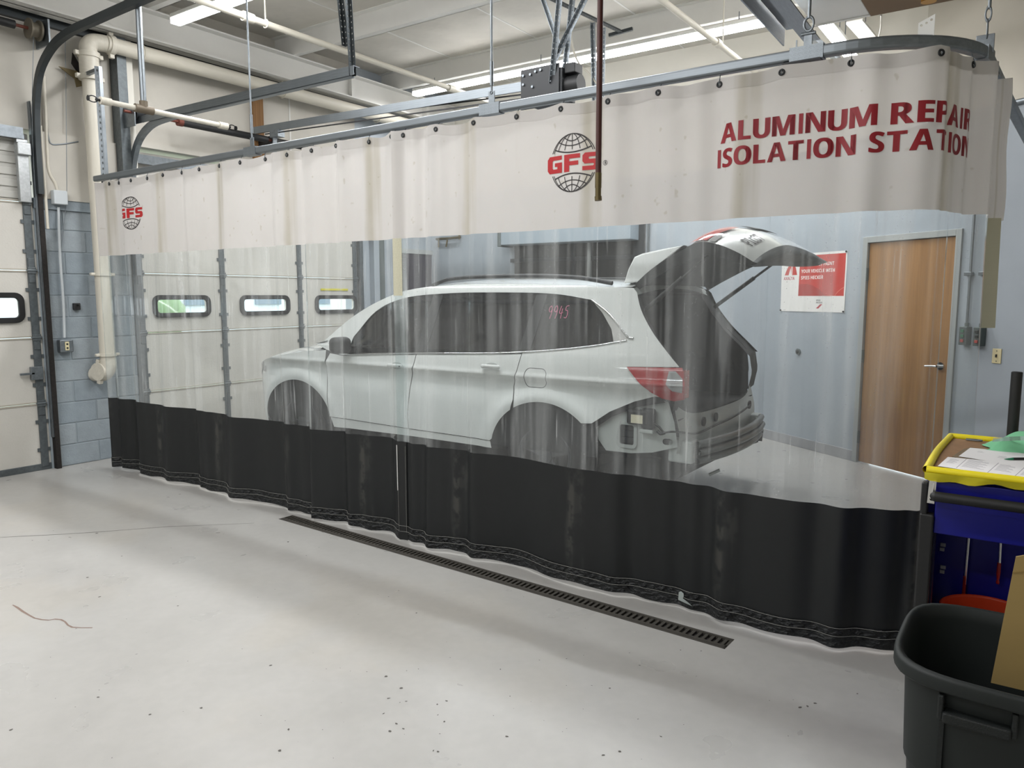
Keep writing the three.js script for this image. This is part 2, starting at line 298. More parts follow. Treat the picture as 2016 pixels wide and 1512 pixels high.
function overheadDoor(name, label, z0, z1, opts) {
  const t = struct(name, label, 'door'), x = LEFT_X - 0.06, sec = 0.602;
  const joints = [];
  for (let r = 0; r < 5; r++) {
    const y0 = 0.025 + r * sec, y1 = y0 + sec - 0.012;
    if (r === opts.windowRow) {
      // section cut by its windows
      const holes = opts.windows.map(([a, b, c, d]) => rrect(a, b, c, d, 0.045));
      const g = slab(rect(z0, z1, y0, y1), 0.045, holes); g.rotateY(-Math.PI / 2); g.translate(x + 0.045, 0, 0);
      part(t, 'section', metricUV(g), M.doorPanel);
      for (const [a, b, c, d] of opts.windows) {
        const fr = slab(rrect(a - 0.03, b + 0.03, c - 0.03, d + 0.03, 0.07), 0.02, [rrect(a + 0.006, b - 0.006, c + 0.006, d - 0.006, 0.04)], 0.006); fr.rotateY(-Math.PI / 2); fr.translate(x + 0.066, 0, 0);
        const win = part(t, 'window_frame', fr, M.rubber, 'black rubber window frame');
        const pn = slab(rrect(a, b, c, d, 0.045), 0.004); pn.rotateY(-Math.PI / 2); pn.translate(x + 0.03, 0, 0);
        const pane = new THREE.Mesh(pn, M.pane); pane.name = 'pane'; win.add(pane);
      }
    } else if (r === opts.ribRow) {
      const g = []; g.push(bx(x, x + 0.03, y0, y1, z0, z1));
      for (let k = 0; k < 6; k++) g.push(bx(x + 0.03, x + 0.042, y0 + 0.02 + k * 0.1, y0 + 0.085 + k * 0.1, z0, z1, 0.006));
      part(t, 'section', g, std(0xb0afa9, 0.5), 'ribbed grey top section');
    } else part(t, 'section', bx(x, x + 0.045, y0, y1, z0, z1, 0.004), M.doorPanel);
    if (r) { joints.push(y0 - 0.006); part(t, 'joint_strip', [bx(x + 0.03, x + 0.052, y0 - 0.022, y0 - 0.009, z0, z1, 0.003), bx(x + 0.03, x + 0.052, y0 - 0.004, y0 + 0.008, z0, z1, 0.003)], M.jointStrip); }
  }
  part(t, 'bottom_rail', bx(x - 0.005, x + 0.055, 0.0, 0.06, z0, z1, 0.004), M.galvDull);
  // upright stiles with hinges and clips
  for (const zs of opts.stiles) {
    const end = Math.abs(zs - z0) < 0.1 || Math.abs(zs - z1) < 0.1;
    const s = part(t, 'stile', bx(x + 0.045, x + 0.06, 0.03, end ? 2.9 : 2.98, zs - 0.032, zs + 0.032, 0.003), M.galvDull);
    for (const yj of joints) { const h = new THREE.Mesh(merge([bx(x + 0.058, x + 0.068, yj - 0.11, yj + 0.11, zs - 0.026, zs + 0.026, 0.003), rod(V(x + 0.068, yj, zs - 0.04), V(x + 0.068, yj, zs + 0.04), 0.012, 8), bx(x + 0.064, x + 0.075, yj - 0.03, yj + 0.03, zs - 0.035, zs + 0.035, 0.004)]), M.galvDull); h.name = 'hinge'; s.add(h); }
    for (const yj of [0.02, ...joints]) for (const dy of [0.17, 0.43]) { const c = new THREE.Mesh(bx(x + 0.047, x + 0.056, yj + dy - 0.016, yj + dy + 0.016, zs - 0.055, zs + 0.055), M.galvDull); c.name = 'clip'; s.add(c); }
  }
  return t;
}
{
  // first door (beside the pipe): only its right edge shows
  const wy0 = onX(20, 628, LEFT_X - 0.02).y, wy1 = onX(20, 584, LEFT_X - 0.02).y, wz = onX(38, 606, LEFT_X - 0.02).z;
  const d = overheadDoor('door_1', 'cream sectional overhead door with a rounded black-framed window and rusty track', D1[0], D1[1], { windowRow: 2, windows: [[wz, wz + 0.62, wy0, wy1], [wz + 1.15, wz + 1.77, wy0, wy1]], ribRow: 4, stiles: [D1[0] + 0.055, D1[0] + 1.05, D1[0] + 2.05] });
  part(d, 'top_strut', [bx(LEFT_X - 0.01, LEFT_X + 0.05, 3.0, 3.06, D1[0] + 0.06, D1[1]), bx(LEFT_X + 0.02, LEFT_X + 0.06, 2.96, 3.0, D1[0] + 0.06, D1[1])], M.galv);
  part(d, 'top_bracket', [bx(LEFT_X, LEFT_X + 0.05, 2.42, 2.96, D1[0] + 0.03, D1[0] + 0.12, 0.004), bx(LEFT_X + 0.01, LEFT_X + 0.09, 2.82, 2.93, D1[0] + 0.02, D1[0] + 0.13, 0.01)], M.galvBright, 'shiny top roller bracket');
  part(d, 'slide_bolt', [bx(LEFT_X - 0.01, LEFT_X + 0.03, 0.84, 0.96, D1[0] + 0.03, D1[0] + 0.13, 0.004), bx(LEFT_X + 0.01, LEFT_X + 0.03, 0.89, 0.91, D1[0] + 0.1, D1[0] + 0.22, 0.003)], M.galv);
  part(d, 'jamb_trim', bx(LEFT_X - 0.02, LEFT_X + 0.02, 0, 3.0, D1[0] - 0.075, D1[0] - 0.045), M.jamb, 'weathered wooden jamb strip');
  const win = (pa, pb, y0, y1) => { const a = onX(pa, 600, LEFT_X - 0.02).z, b = onX(pb, 600, LEFT_X - 0.02).z; return [b + 0.03, a - 0.03, 1.41, 1.57]; };
  const d2 = overheadDoor('door_2', 'cream sectional overhead door with three small windows behind the clear curtain', D2[0], D2[1], { windowRow: 2, windows: [win(300, 412), win(472, 568), win(620, 700)], stiles: [D2[1] - 0.05, onX(443, 650, LEFT_X).z, onX(593, 620, LEFT_X).z, D2[0] + 0.05] });
  part(d2, 'top_strut', [bx(LEFT_X - 0.01, LEFT_X + 0.05, 2.93, 2.99, D2[0], D2[1] - 0.06), bx(LEFT_X + 0.02, LEFT_X + 0.06, 2.9, 2.93, D2[0], D2[1] - 0.06)], M.galv);
  part(d2, 'jamb_trim', bx(LEFT_X - 0.02, LEFT_X + 0.02, 0, 3.0, D2[1] - 0.01, D2[1] + 0.03), M.galvDull); part(d2, 'jamb_trim', bx(LEFT_X - 0.02, LEFT_X + 0.04, 0, 3.0, D2[0] - 0.06, D2[0]), M.galvDull);
  part(d2, 'notice_strip', bx(LEFT_X - 0.02, LEFT_X - 0.005, 1.665, 1.69, -6.9, -6.45), std(0xc9c12e, 0.6), 'narrow yellow notice strip over a window');
}
// ---------------------------------------------------------------- back wall
{
  const w = struct('wall_back', 'back wall, blue-grey below and white above, behind the car', 'wall');
  part(w, 'lower_wall', bx(LEFT_X - WT, RA.x + 0.15, 0, 3.04, -8.85, -8.55), M.blueWall);
  part(w, 'upper_wall', bx(LEFT_X - WT, 3.2, 2.9, 4.53, -9.1, -8.85), M.whiteWall);
  const a = onZ(995, 470, -8.4), b = onZ(1250, 470, -8.4), z = -8.55;
  part(w, 'shutter_box', bx(a.x, b.x, 2.27, 2.56, z, z + 0.28, 0.01), std(0x98a3ab, 0.5), 'blue-grey housing over the dark windows');
  part(w, 'shutter_end', bx(a.x - 0.03, a.x + 0.02, 2.25, 2.6, z, z + 0.3, 0.01), M.greyBox);
  const glass = std(0x2a2a2a, 0.25);
  for (const [p, q] of [[1013, 1128], [1134, 1160], [1166, 1248]]) { const u = onZ(p, 520, z + 0.02).x, v = onZ(q, 520, z + 0.02).x; part(w, 'dark_window', bx(u, v, 0.9, 2.27, z, z + 0.02), glass, 'dark window under the housing'); }
  part(w, 'window_bar', bx(onZ(1128, 520, z).x, onZ(1134, 520, z).x, 0.9, 2.27, z, z + 0.05), M.trimGrey); part(w, 'window_bar', bx(onZ(1160, 520, z).x, onZ(1166, 520, z).x, 0.9, 2.27, z, z + 0.05), M.frameGrey);
  part(w, 'window_bar', bx(a.x, b.x, 2.05, 2.1, z + 0.005, z + 0.035), M.trimGrey);
  part(w, 'dark_panel', bx(onZ(1251, 470, z).x, onZ(1271, 470, z).x, 0.9, 2.75, z, z + 0.05), M.trimGrey, 'dark upright panel beside the housing');
  part(w, 'conduit', rod(V(onZ(1278, 470, z).x, 0.3, z + 0.02), V(onZ(1278, 470, z).x, 3.0, z + 0.02), 0.012), M.galvDull);
  part(w, 'pipe_fitting', [tube([V(-7.3, 2.42, z + 0.05), V(-7.05, 2.42, z + 0.06), V(-6.85, 2.43, z + 0.05)], 0.018), rod(V(-6.87, 2.4, z + 0.05), V(-6.87, 2.95, z + 0.05), 0.015), rod(V(-7.25, 2.42, z + 0.06), V(-7.25, 2.3, z + 0.06), 0.012), rod(V(-7.08, 2.42, z + 0.06), V(-7.1, 2.3, z + 0.07), 0.012)], M.brass, 'small valve and piping on the back wall');
  part(w, 'baseboard', bx(-6, RA.x, 0, 0.11, -8.55, -8.535), M.cove);
}
// ---------------------------------------------------------------- diagonal wall with the wooden door
const DR = [1.378, 2.285, 2.09];
{
  const w = struct('wall_right', 'pale blue painted wall with poster and wooden door', 'wall');
  part(w, 'wall_panel', diag(bx(0, DR[0], 0, 3.04, -0.15, 0)), M.blueWall);
  part(w, 'wall_panel', diag(bx(DR[1], 5.55, 0, 3.04, -0.15, 0)), M.blueWall);
  part(w, 'wall_panel', diag(bx(DR[0], DR[1], DR[2], 3.04, -0.15, 0)), M.blueWall);
  part(w, 'cap_rail', rod(RA.clone().setY(3.05).addScaledVector(RN, 0.0), RA.clone().setY(3.05).addScaledVector(RD, 5.5), 0.025, 12), M.galv, 'grey pipe along the top of the blue wall');
  const b1 = struct('baseboard_right', 'grey rubber cove baseboard along the blue wall', 'baseboard');
  part(b1, 'cove_strip', diag(bx(0, DR[0] - 0.06, 0, 0.105, 0, 0.01, 0.003)), M.cove); part(b1, 'cove_strip', diag(bx(DR[1] + 0.06, 5.5, 0, 0.105, 0, 0.01, 0.003)), M.cove);
  const up = struct('wall_upper_right', 'dim cream wall above and behind the blue partition', 'wall');
  const B = V(-1.12, 0, -8.85), m2 = new THREE.Matrix4().makeBasis(RD, V(0, 1, 0), RN).setPosition(B);
  part(up, 'upper_panel', bx(0, 4.6, 2.9, 4.53, -0.2, 0).applyMatrix4(m2), M.upperWall);
  part(up, 'partition_roof', diag(bx(0, 5.5, 2.98, 3.03, -1.6, -0.15)), M.upperWall);
  // wooden door
  const d = struct('door_3', 'plain oak veneer door in a grey steel frame seen through the clear curtain', 'door');
  part(d, 'leaf', diag(bx(DR[0] + 0.004, DR[1] - 0.004, 0.012, DR[2] - 0.004, -0.05, -0.008, 0.003)), M.oak);
  const fw = 0.055;
  part(d, 'door_frame', [diag(bx(DR[0] - fw, DR[0], 0, DR[2] + fw, -0.15, 0.018, 0.003)), diag(bx(DR[1], DR[1] + fw, 0, DR[2] + fw, -0.15, 0.018, 0.003)), diag(bx(DR[0], DR[1], DR[2], DR[2] + fw, -0.15, 0.018, 0.003))], M.frameGrey);
  for (const y of [1.8, 1.03, 0.25]) part(d, 'hinge', diag(merge([bx(DR[0] - 0.012, DR[0] + 0.012, y - 0.06, y + 0.06, -0.004, 0.006), rod(V(DR[0], y - 0.06, 0.01), V(DR[0], y + 0.06, 0.01), 0.008)])), M.greyBox);
  const kx = DR[1] - 0.075, handle = part(d, 'lever_handle', diag(merge([new THREE.CylinderGeometry(0.034, 0.034, 0.012, 20).rotateX(Math.PI / 2).translate(kx, 1.005, 0.0), rod(V(kx, 1.005, 0), V(kx, 1.005, 0.05), 0.011), tube([V(kx, 1.005, 0.05), V(kx - 0.05, 1.004, 0.052), V(kx - 0.11, 1.0, 0.05)], 0.009)])), M.chrome, 'chrome lever handle');
}
{ // closing walls outside the frame and the ceiling
  const a = struct('wall_front', 'plain wall behind the camera', 'wall'); part(a, 'panel', bx(LEFT_X - WT, RX + 0.2, 0, 4.53, RZ, RZ + 0.2), M.plainWall);
  const b = struct('wall_side', 'plain wall at the right side of the shop', 'wall'); part(b, 'panel', bx(RX, RX + 0.2, 0, 4.53, -6.2, RZ), M.plainWall);
  const c = struct('ceiling', 'white faced insulation under the roof deck between steel purlins', 'ceiling');
  part(c, 'deck', bx(LEFT_X - WT, 3.3, CEIL, CEIL + 0.1, -9.1, RZ + 0.2), M.deck);
  for (const z of [-7.59, -5.87, -4.17, -2.47, -0.77, 0.93, 2.63]) {
    part(c, 'purlin', [bx(LEFT_X, 3, 4.31, CEIL, z, z + 0.006), bx(LEFT_X, 3, 4.31, 4.318, z - 0.07, z), bx(LEFT_X, 3, CEIL - 0.008, CEIL, z, z + 0.07), bx(LEFT_X, 3, 4.31, 4.335, z - 0.07, z - 0.064)], M.steelPaint);
  }
  for (let x = -6.2; x < 2.5; x += 1.25) part(c, 'facing_seam', bx(x, x + 0.02, CEIL - 0.004, CEIL, -8.85, RZ), M.steelPaint);
  const r = struct('trim_1', 'white painted steel rafter along the overhead door wall', 'beam');
  part(r, 'web', bx(-7.235, -7.22, 4.03, 4.31, -8.85, RZ), M.steelPaint);
  part(r, 'top_flange', bx(-7.33, -7.13, 4.295, 4.31, -8.85, RZ), M.steelPaint); part(r, 'bottom_flange', bx(-7.33, -7.13, 4.03, 4.045, -8.85, RZ), M.steelPaint);
  const so = onX(690, 175, -7.215);
  part(r, 'stiffener', bx(-7.22, -7.16, 4.045, 4.295, so.z - 0.03, so.z + 0.03), M.steelPaint); part(r, 'stiffener', bx(-7.22, -7.14, 4.045, 4.295, -8.2, -8.14), M.steelPaint);
}
// light fixtures
const strips = [];
for (const [x0, x1, y, z] of LIGHT_ROWS) for (let k = 0; k < 2; k++) {
  const a = lerp(x0, x1, k / 2), b = lerp(x0, x1, (k + 1) / 2);
  const lab = z === -7.52 ? 'glowing LED strip under the purlin behind the motor' : z === -4.13 ? 'glowing LED strip over the door track hanger' : z < 0 ? 'LED strip above the open floor' : 'LED strip near the front wall';
  const t = thing('strip_light', lab + (k ? ', its end away from the overhead doors' : ', its end nearest the overhead doors'), 'light', 'LED strip lights under the purlins');
  part(t, 'housing', bx(a + 0.004, b - 0.004, y + 0.012, y + 0.05, z - 0.05, z + 0.05, 0.008), M.fixture);
  part(t, 'lens', bx(a + 0.008, b - 0.008, y - 0.035, y + 0.012, z - 0.045, z + 0.045), M.lens, 'glowing lens');
  for (const x of [lerp(a, b, 0.15), lerp(a, b, 0.85)]) part(t, 'hanger', rod(V(x, y + 0.05, z), V(x, 4.33, z), 0.005, 6), M.galv);
}
{
  const [x, y, z0, z1] = SIDE_LIGHT, t = thing('strip_light', 'glowing LED strip light running towards the back wall near the curtain corner', 'light', 'LED strip lights under the purlins');
  part(t, 'housing', bx(x - 0.05, x + 0.05, y + 0.012, y + 0.05, z0, z1, 0.008), M.fixture); part(t, 'lens', bx(x - 0.045, x + 0.045, y - 0.035, y + 0.012, z0 + 0.01, z1 - 0.01), M.lens, 'glowing lens');
  part(t, 'hanger', rod(V(x, y + 0.05, z0 + 0.4), V(x, CEIL, z0 + 0.4), 0.005, 6), M.galv); part(t, 'hanger', rod(V(x, y + 0.05, z1 - 0.4), V(x, CEIL, z1 - 0.4), 0.005, 6), M.galv);
}

// ================================================================ curtain rail and curtains
const CZ = -3.54, BX = -0.80, BR = 0.53, RAIL_Y = 2.645, TOP_Y = 2.605, VAL_Y = 1.955, SK_Y = 0.665, HEM_Y = 0.018, S0 = -7.02;
const ARC = BR * Math.PI / 2;
// rail path: s is x on the straight run, then length along the bend and the short leg towards the back wall
function path(s) {
  if (s <= BX) return { p: V(s, 0, CZ), n: V(0, 0, 1) };
  const a = (s - BX) / BR;
  if (a <= Math.PI / 2) return { p: V(BX + BR * Math.sin(a), 0, CZ - BR + BR * Math.cos(a)), n: V(Math.sin(a), 0, Math.cos(a)) };
  return { p: V(BX + BR + 0.055 * (s - BX - ARC), 0, CZ - BR - (s - BX - ARC)), n: V(1, 0, 0.055) };
}
function sAtPixel(px, y) { let a = S0 - 0.2, b = BX + ARC * 0.97; for (let i = 0; i < 40; i++) { const m = (a + b) / 2, q = path(m).p; q.y = y; if (pixelX(q) < px) a = m; else b = m; } return (a + b) / 2; }
const sP = sAtPixel(1829, 2.3);
const SEND = BX + ARC + 0.1;                                   // free end of the right curtain
function fold(s, y) {
  const h = clamp(y / 2.6, 0, 1), ph = 2 * Math.PI * (s / 0.43 + 0.30 * Math.sin(1.9 * s + 0.6) + 0.16 * Math.sin(4.7 * s + 1.3)) + 0.55 * (h - 0.5) * Math.sin(2.6 * s);
  const q = ph + 0.85 * Math.sin(ph);
  let d = (0.020 + 0.008 * Math.sin(1.7 * s + 2)) * Math.sin(q) * lerp(1.15, 1.0, h) + 0.006 * Math.sin(2.7 * ph + 1.1) * (0.5 + 0.5 * Math.sin(3.3 * s));
  d += 0.03 * (1 - h) ** 1.5 * Math.sin(2 * Math.PI * s / 1.05 + 0.9) + 0.012 * (1 - h) * Math.sin(2 * Math.PI * s / 0.47);
  d += 0.03 * (1 - smooth(s, S0, S0 + 0.45)) * Math.sin((s - S0) * 34 + h * 0.7);                 // bunched cloth near the wall
  const e = s - sP; d += 0.075 * (smooth(e, -0.22, -0.02) * (1 - smooth(e, -0.005, 0.05))) * lerp(0.8, 1.1, h) - 0.02 * smooth(e, 0, 0.1) * (1 - smooth(e, 0.15, 0.35));   // the deep fold in the lettering
  return d + 0.02;
}
function cloth(s, y, out = 0) { const { p, n } = path(s), d = fold(s, y) + out; return V(p.x + n.x * d, y, p.z + n.z * d); }
// sharp vertical creases that the clear sheet keeps from being folded
const creases = []; { const fixed = [1834, 1862, 1880, 1500, 1240, 1166, 960, 845, 780, 705, 640, 595, 540, 430, 395, 345, 300].map((px) => sAtPixel(px, 1.3)); for (const s of fixed) creases.push([s, rr(-0.02, 0.02), rr(0.006, 0.011), rr(0.005, 0.008)]); for (let i = 0; i < 46; i++) creases.push([rr(S0 + 0.1, SEND - 0.1), rr(-0.05, 0.05), rr(-0.004, 0.004), rr(0.004, 0.009)]); }
function crease(s, y) { let d = 0; for (const [c, k, a, w] of creases) { const e = (s - c - k * (y - 1.3)) / w; if (Math.abs(e) < 3) d += a * Math.exp(-e * e); } return d * smooth(y, SK_Y, SK_Y + 0.12) * (1 - smooth(y, VAL_Y - 0.12, VAL_Y)); }
function band(s0, s1, yLow, yHigh, rows, out = 0, step = 0.012, creased = false) {
  const nu = Math.max(2, Math.round((s1 - s0) / step));
  const g = gridSurface((u, v) => { const s = lerp(s0, s1, u); return cloth(s, lerp(typeof yLow === 'function' ? yLow(s) : yLow, typeof yHigh === 'function' ? yHigh(s) : yHigh, v), creased ? out + crease(s, lerp(yLow, yHigh, v)) : out); }, nu, rows);
  const uv = g.attributes.uv, p = g.attributes.position; for (let i = 0; i < uv.count; i++) uv.setXY(i, lerp(s0, s1, uv.getX(i)), p.getY(i)); return g;
}
{ // cloth materials
  const f1 = fbm(512, 5, 5, 81), f2 = fbm(512, 40, 3, 85);
  // water-mark streaks: they run down the cloth and carry their own edges
  const dirt = texture(512, (x, y) => { const st = smooth(f1(x * 2, (y < 256 ? y : 512 - y) * 0.12 + 40), 0.56, 0.8), sp = smooth(f2(x, y), 0.8, 0.86) * 0.3, m = f1(y, x), k = clamp(0.11 * st * (0.4 + m) + sp * 0.25, 0, 1); return [1 - 0.05 * m - k * 0.9, 1 - 0.052 * m - k, 1 - 0.06 * m - k * 1.35]; }, [0.62, 0.5]);
  M.vinylWhite = phys({ color: 0xd8d5d2, roughness: 0.85, map: dirt, side: THREE.DoubleSide, transmission: 0.28, thickness: 0 });
  const s1 = fbm(1024, 8, 5, 91), s2 = fbm(1024, 64, 3, 95), s3 = fbm(1024, 6, 4, 99);
  // scratches and wipe marks in the clear sheet
  const haze = texture(1024, (x, y) => { const broad = smooth(s1(x * 3, y * 0.08), 0.45, 0.74) * 0.15, mid = smooth(s2(x * 0.7, y * 0.05), 0.5, 0.85) * 0.17, fine = Math.pow(s1(x * 7, y * 0.12), 3) * 0.12, line = smooth(s2(x * 2, y * 0.09), 0.66, 0.84) * 0.22 * smooth(s3(x * 3, y), 0.35, 0.6), dot = rnd() > 0.994 ? 0.16 : 0; return clamp(0.99 - (broad + mid * smooth(s3(x * 2, y), 0.3, 0.6) + fine + line + dot), 0, 1); }, [0.4, 0.4], false);
  M.vinylClear = phys({ color: 0xeff3f3, roughness: 0.09, transmission: 0.97, transmissionMap: haze, thickness: 0, ior: 1.42, specularIntensity: 0.6, side: THREE.DoubleSide });
  // black cloth with grey-brown dust rubbed into some of the folds
  const blk = texture(512, (x, y) => { const st = smooth(f1(x * 2, (y < 256 ? y : 512 - y) * 0.25 + 20), 0.6, 0.78) * smooth(f2(y, x), 0.25, 0.6), n = f2(x, y) * 0.02; return [0.05 + n + 0.16 * st, 0.064 + n + 0.145 * st, 0.072 + n + 0.125 * st]; }, [0.6, 0.5]);
  M.skirt = std(0xffffff, 0.55, 0, { map: blk, side: THREE.DoubleSide }); M.hem = std(0xffffff, 0.6, 0, { map: blk, side: THREE.DoubleSide, bumpMap: mottle(52, 0, 1, 12, 3, [3.5, 5]), bumpScale: 0.025 });
}
// sagging upper edge between the eyelets
const eyeletPx = [222, 236, 263, 292, 327, 360, 397, 437, 478, 523, 570, 620, 672, 729, 781, 801, 868, 943, 1023, 1112, 1203, 1303, 1418, 1544, 1676, 1824, 1911, 1946];
const eyeletS = eyeletPx.map((px) => sAtPixel(px, 2.57));
function topEdge(s) { let k = eyeletS.findIndex((e) => e > s); if (k <= 0) return TOP_Y - 0.004; const a = eyeletS[k - 1], b = eyeletS[k], t = (s - a) / (b - a); return TOP_Y - clamp((b - a) * 0.07, 0, 0.03) * Math.sin(Math.PI * t) * (0.6 + 0.4 * Math.sin(k * 2.3)); }
const sSeamL = sAtPixel(806, 1.5), sSeamR = sAtPixel(788, 1.5);
function curtain(name, label, s0, s1, out) {
  const t = thing(name, label, 'curtain');
  const val = part(t, 'valance', band(s0, s1, VAL_Y, topEdge, 26, out), M.vinylWhite, 'white vinyl upper band');
  const hemTop = new THREE.Mesh(band(s0, s1, (s) => topEdge(s) - 0.055, (s) => topEdge(s) + 0.001, 4, out + 0.0015), M.vinylWhite); hemTop.name = 'top_hem'; val.add(hemTop);
  part(t, 'clear_panel', band(s0, s1, SK_Y, VAL_Y, 34, out, 0.005, true), M.vinylClear, 'clear scratched vinyl window band');
  const sk = part(t, 'skirt', band(s0, s1, HEM_Y + 0.075, SK_Y, 20, out), M.skirt, 'black lower band');
  const hemLow = (s) => HEM_Y + 0.004 * Math.sin(s * 21) + 0.006 * Math.sin(s * 6.1 + 1);
  const hem = new THREE.Mesh(band(s0, s1, hemLow, HEM_Y + 0.09, 6, out + 0.004), M.hem); hem.name = 'bottom_hem'; sk.add(hem);
  for (const y of [HEM_Y + 0.088, HEM_Y + 0.05]) { const pts = []; for (let s = s0; s <= s1; s += 0.02) pts.push(cloth(s, y + 0.003 * Math.sin(s * 15), out + 0.0065)); const m = new THREE.Mesh(tube(pts, 0.0012, 4, pts.length), M.thread); m.name = 'stitching'; sk.add(m); }
  return { t, val, sk };
}
const left = curtain('sliding_curtain', 'left isolation curtain, white vinyl band with a small logo, ending at the seam', S0, sSeamL, 0);
const right = curtain('sliding_curtain', 'right isolation curtain printed ALUMINUM REPAIR ISOLATION STATION, bending round the corner', sSeamR, SEND, 0.012);
// eyelets with their hooks: parts of the curtain they hold
eyeletS.forEach((s, i) => {
  const R = s > sSeamR + 0.02, c = R ? right : left, o = (R ? 0.012 : 0) + 0.004, p = cloth(s, topEdge(s) - 0.03, o), n = path(s).n;
  const g = new THREE.TorusGeometry(0.0105, 0.0045, 8, 16); g.applyQuaternion(new THREE.Quaternion().setFromUnitVectors(V(0, 0, 1), n)); g.translate(p.x, p.y, p.z);
  const e = part(c.t, 'eyelet', g, M.blackSteel, 'dark metal eyelet');
  const rp = path(s).p; const hook = new THREE.Mesh(tube([V(rp.x, RAIL_Y - 0.02, rp.z), V(rp.x, TOP_Y + 0.012, rp.z).lerp(p, 0.3).setY(TOP_Y + 0.01), p.clone().addScaledVector(n, 0.006), p.clone().setY(p.y - 0.01), p.clone().addScaledVector(n, -0.012)], 0.0022, 6, 16), M.galv); hook.name = 'hook'; e.add(hook);
});
// seam details: beige fastening strips, black strap with stitching, light piping
part(right.t, 'fastening_strip', band(sSeamR, sSeamR + 0.06, 1.60, VAL_Y, 4, 0.016), M.beige, 'beige fastening strip below the white band');
{ const g = band(sSeamR, sSeamR + 0.07, HEM_Y - 0.004, SK_Y + 0.002, 10, 0.018); part(right.t, 'edge_strap', g, std(0x151718, 0.6), 'black strap along the seam edge'); }
for (const o of [0.004, 0.062]) { const pts = []; for (let y = HEM_Y + 0.05; y < SK_Y; y += 0.03) pts.push(cloth(sSeamR + o, y, 0.0205)); part(right.t, 'strap_stitching', tube(pts, 0.0012, 4, 24), M.thread); }
{ const pts = []; for (let y = 0.34; y < SK_Y; y += 0.03) pts.push(cloth(sSeamR - 0.006, y, 0.012)); part(right.t, 'seam_piping', tube(pts, 0.004, 6, 24), M.white, 'thin white piping beside the seam'); }
part(right.t, 'edge_band', band(sSeamR, sSeamR + 0.07, SK_Y, 1.6, 12, 0.0155), M.vinylClear);
part(right.t, 'end_flap', gridSurface((u, v) => { const q = cloth(SEND, lerp(VAL_Y - 0.02, TOP_Y - 0.03, v), 0.012); return q.add(V(0.065 * u + 0.005 * Math.sin(v * 9) * u, 0.012 * u, -0.06 * u)); }, 8, 10), M.vinylWhite, 'white flap at the free end of the band');
part(right.t, 'fastening_strip', gridSurface((u, v) => { const q = cloth(SEND - 0.02, lerp(1.45, VAL_Y, v), 0.016); return q.add(V(0.055 * u, 0, -0.03 * u)); }, 3, 6), M.beige, 'beige fastening strip at the free end');
// pale paint smear on the hem
{ const o = onZ(1335, 1200, CZ + 0.06), sm = [[-0.02, 0.005], [0.01, 0], [0.05, -0.018], [0.07, -0.03], [0.02, -0.027], [-0.02, -0.026]]; const g = new THREE.ShapeGeometry(poly([[-0.022, 0.03], [-0.008, 0.04], [0.008, 0.034], [0.01, 0.02], [0.004, 0.006], [0.04, -0.006], [0.06, -0.02], [-0.024, -0.012]])); const p = g.attributes.position; for (let i = 0; i < p.count; i++) { const q = cloth(o.x + p.getX(i), Math.max(0.02, 0.055 + p.getY(i)), 0.021); p.setXYZ(i, q.x, q.y, q.z); } g.computeVertexNormals(); part(right.t, 'paint_smear', g, std(0x9fa8a6, 0.6), 'pale paint smear on the hem'); }

// ---------------------------------------------------------------- printed lettering that follows the folds
const font = await new FontLoader().loadAsync('fonts/droid/droid_sans_bold.typeface.json');
function subdivide(g, n) {
  let p = Array.from(g.index ? g.toNonIndexed().attributes.position.array : g.attributes.position.array);
  for (let k = 0; k < n; k++) { const q = []; for (let i = 0; i < p.length; i += 9) { const a = p.slice(i, i + 3), b = p.slice(i + 3, i + 6), c = p.slice(i + 6, i + 9), m = (u, v) => [(u[0] + v[0]) / 2, (u[1] + v[1]) / 2, (u[2] + v[2]) / 2], ab = m(a, b), bc = m(b, c), ca = m(c, a); q.push(...a, ...ab, ...ca, ...ab, ...b, ...bc, ...ca, ...bc, ...c, ...ab, ...bc, ...ca); } p = q; }
  const o = new THREE.BufferGeometry(); o.setAttribute('position', new THREE.Float32BufferAttribute(p, 3)); return o;
}
function printOn(g, toSY, out, levels = 3) {
  g = subdivide(g, levels); const p = g.attributes.position, nn = [];
  for (let i = 0; i < p.count; i++) { const [s, y] = toSY(p.getX(i), p.getY(i)), q = cloth(s, y, out), a = cloth(s + 0.004, y, out), n = a.sub(q).cross(V(0, 1, 0)).normalize(); p.setXYZ(i, q.x, q.y, q.z); nn.push(-n.x, 0, -n.z); }
  for (let i = 0; i < nn.length; i += 3) if (nn[i] * path(0).n.x + nn[i + 2] < 0) { nn[i] *= -1; nn[i + 2] *= -1; }
  g.setAttribute('normal', new THREE.Float32BufferAttribute(nn, 3)); return g;
}
function textLine(str, s0, s1, y0, y1) {
  const list = []; let x = 0;
  for (const ch of str) {
    if (ch === ' ') { x += 0.42; continue; }
    if (ch === 'I') { list.push(new THREE.ShapeGeometry(poly(rect(x + 0.09, x + 0.28, 0, 0.992)))); x += 0.37; continue; }
    const q = new THREE.ShapeGeometry(font.generateShapes(ch, 1), 3); q.computeBoundingBox(); const w = q.boundingBox.max.x - q.boundingBox.min.x;
    q.translate(x - q.boundingBox.min.x + 0.04, 0, 0);
    for (const e of [-0.022, 0, 0.022]) list.push(q.clone().translate(e, 0, 0));                // heavier strokes
    x += w + 0.13;
  }
  const g = merge(list); g.computeBoundingBox(); const b = g.boundingBox;
  return printOn(g, (px, py) => [lerp(s0, s1, (px - b.min.x) / (b.max.x - b.min.x)), lerp(y0, y1, (py - b.min.y) / (b.max.y - b.min.y))], 0.0145, 3);
}
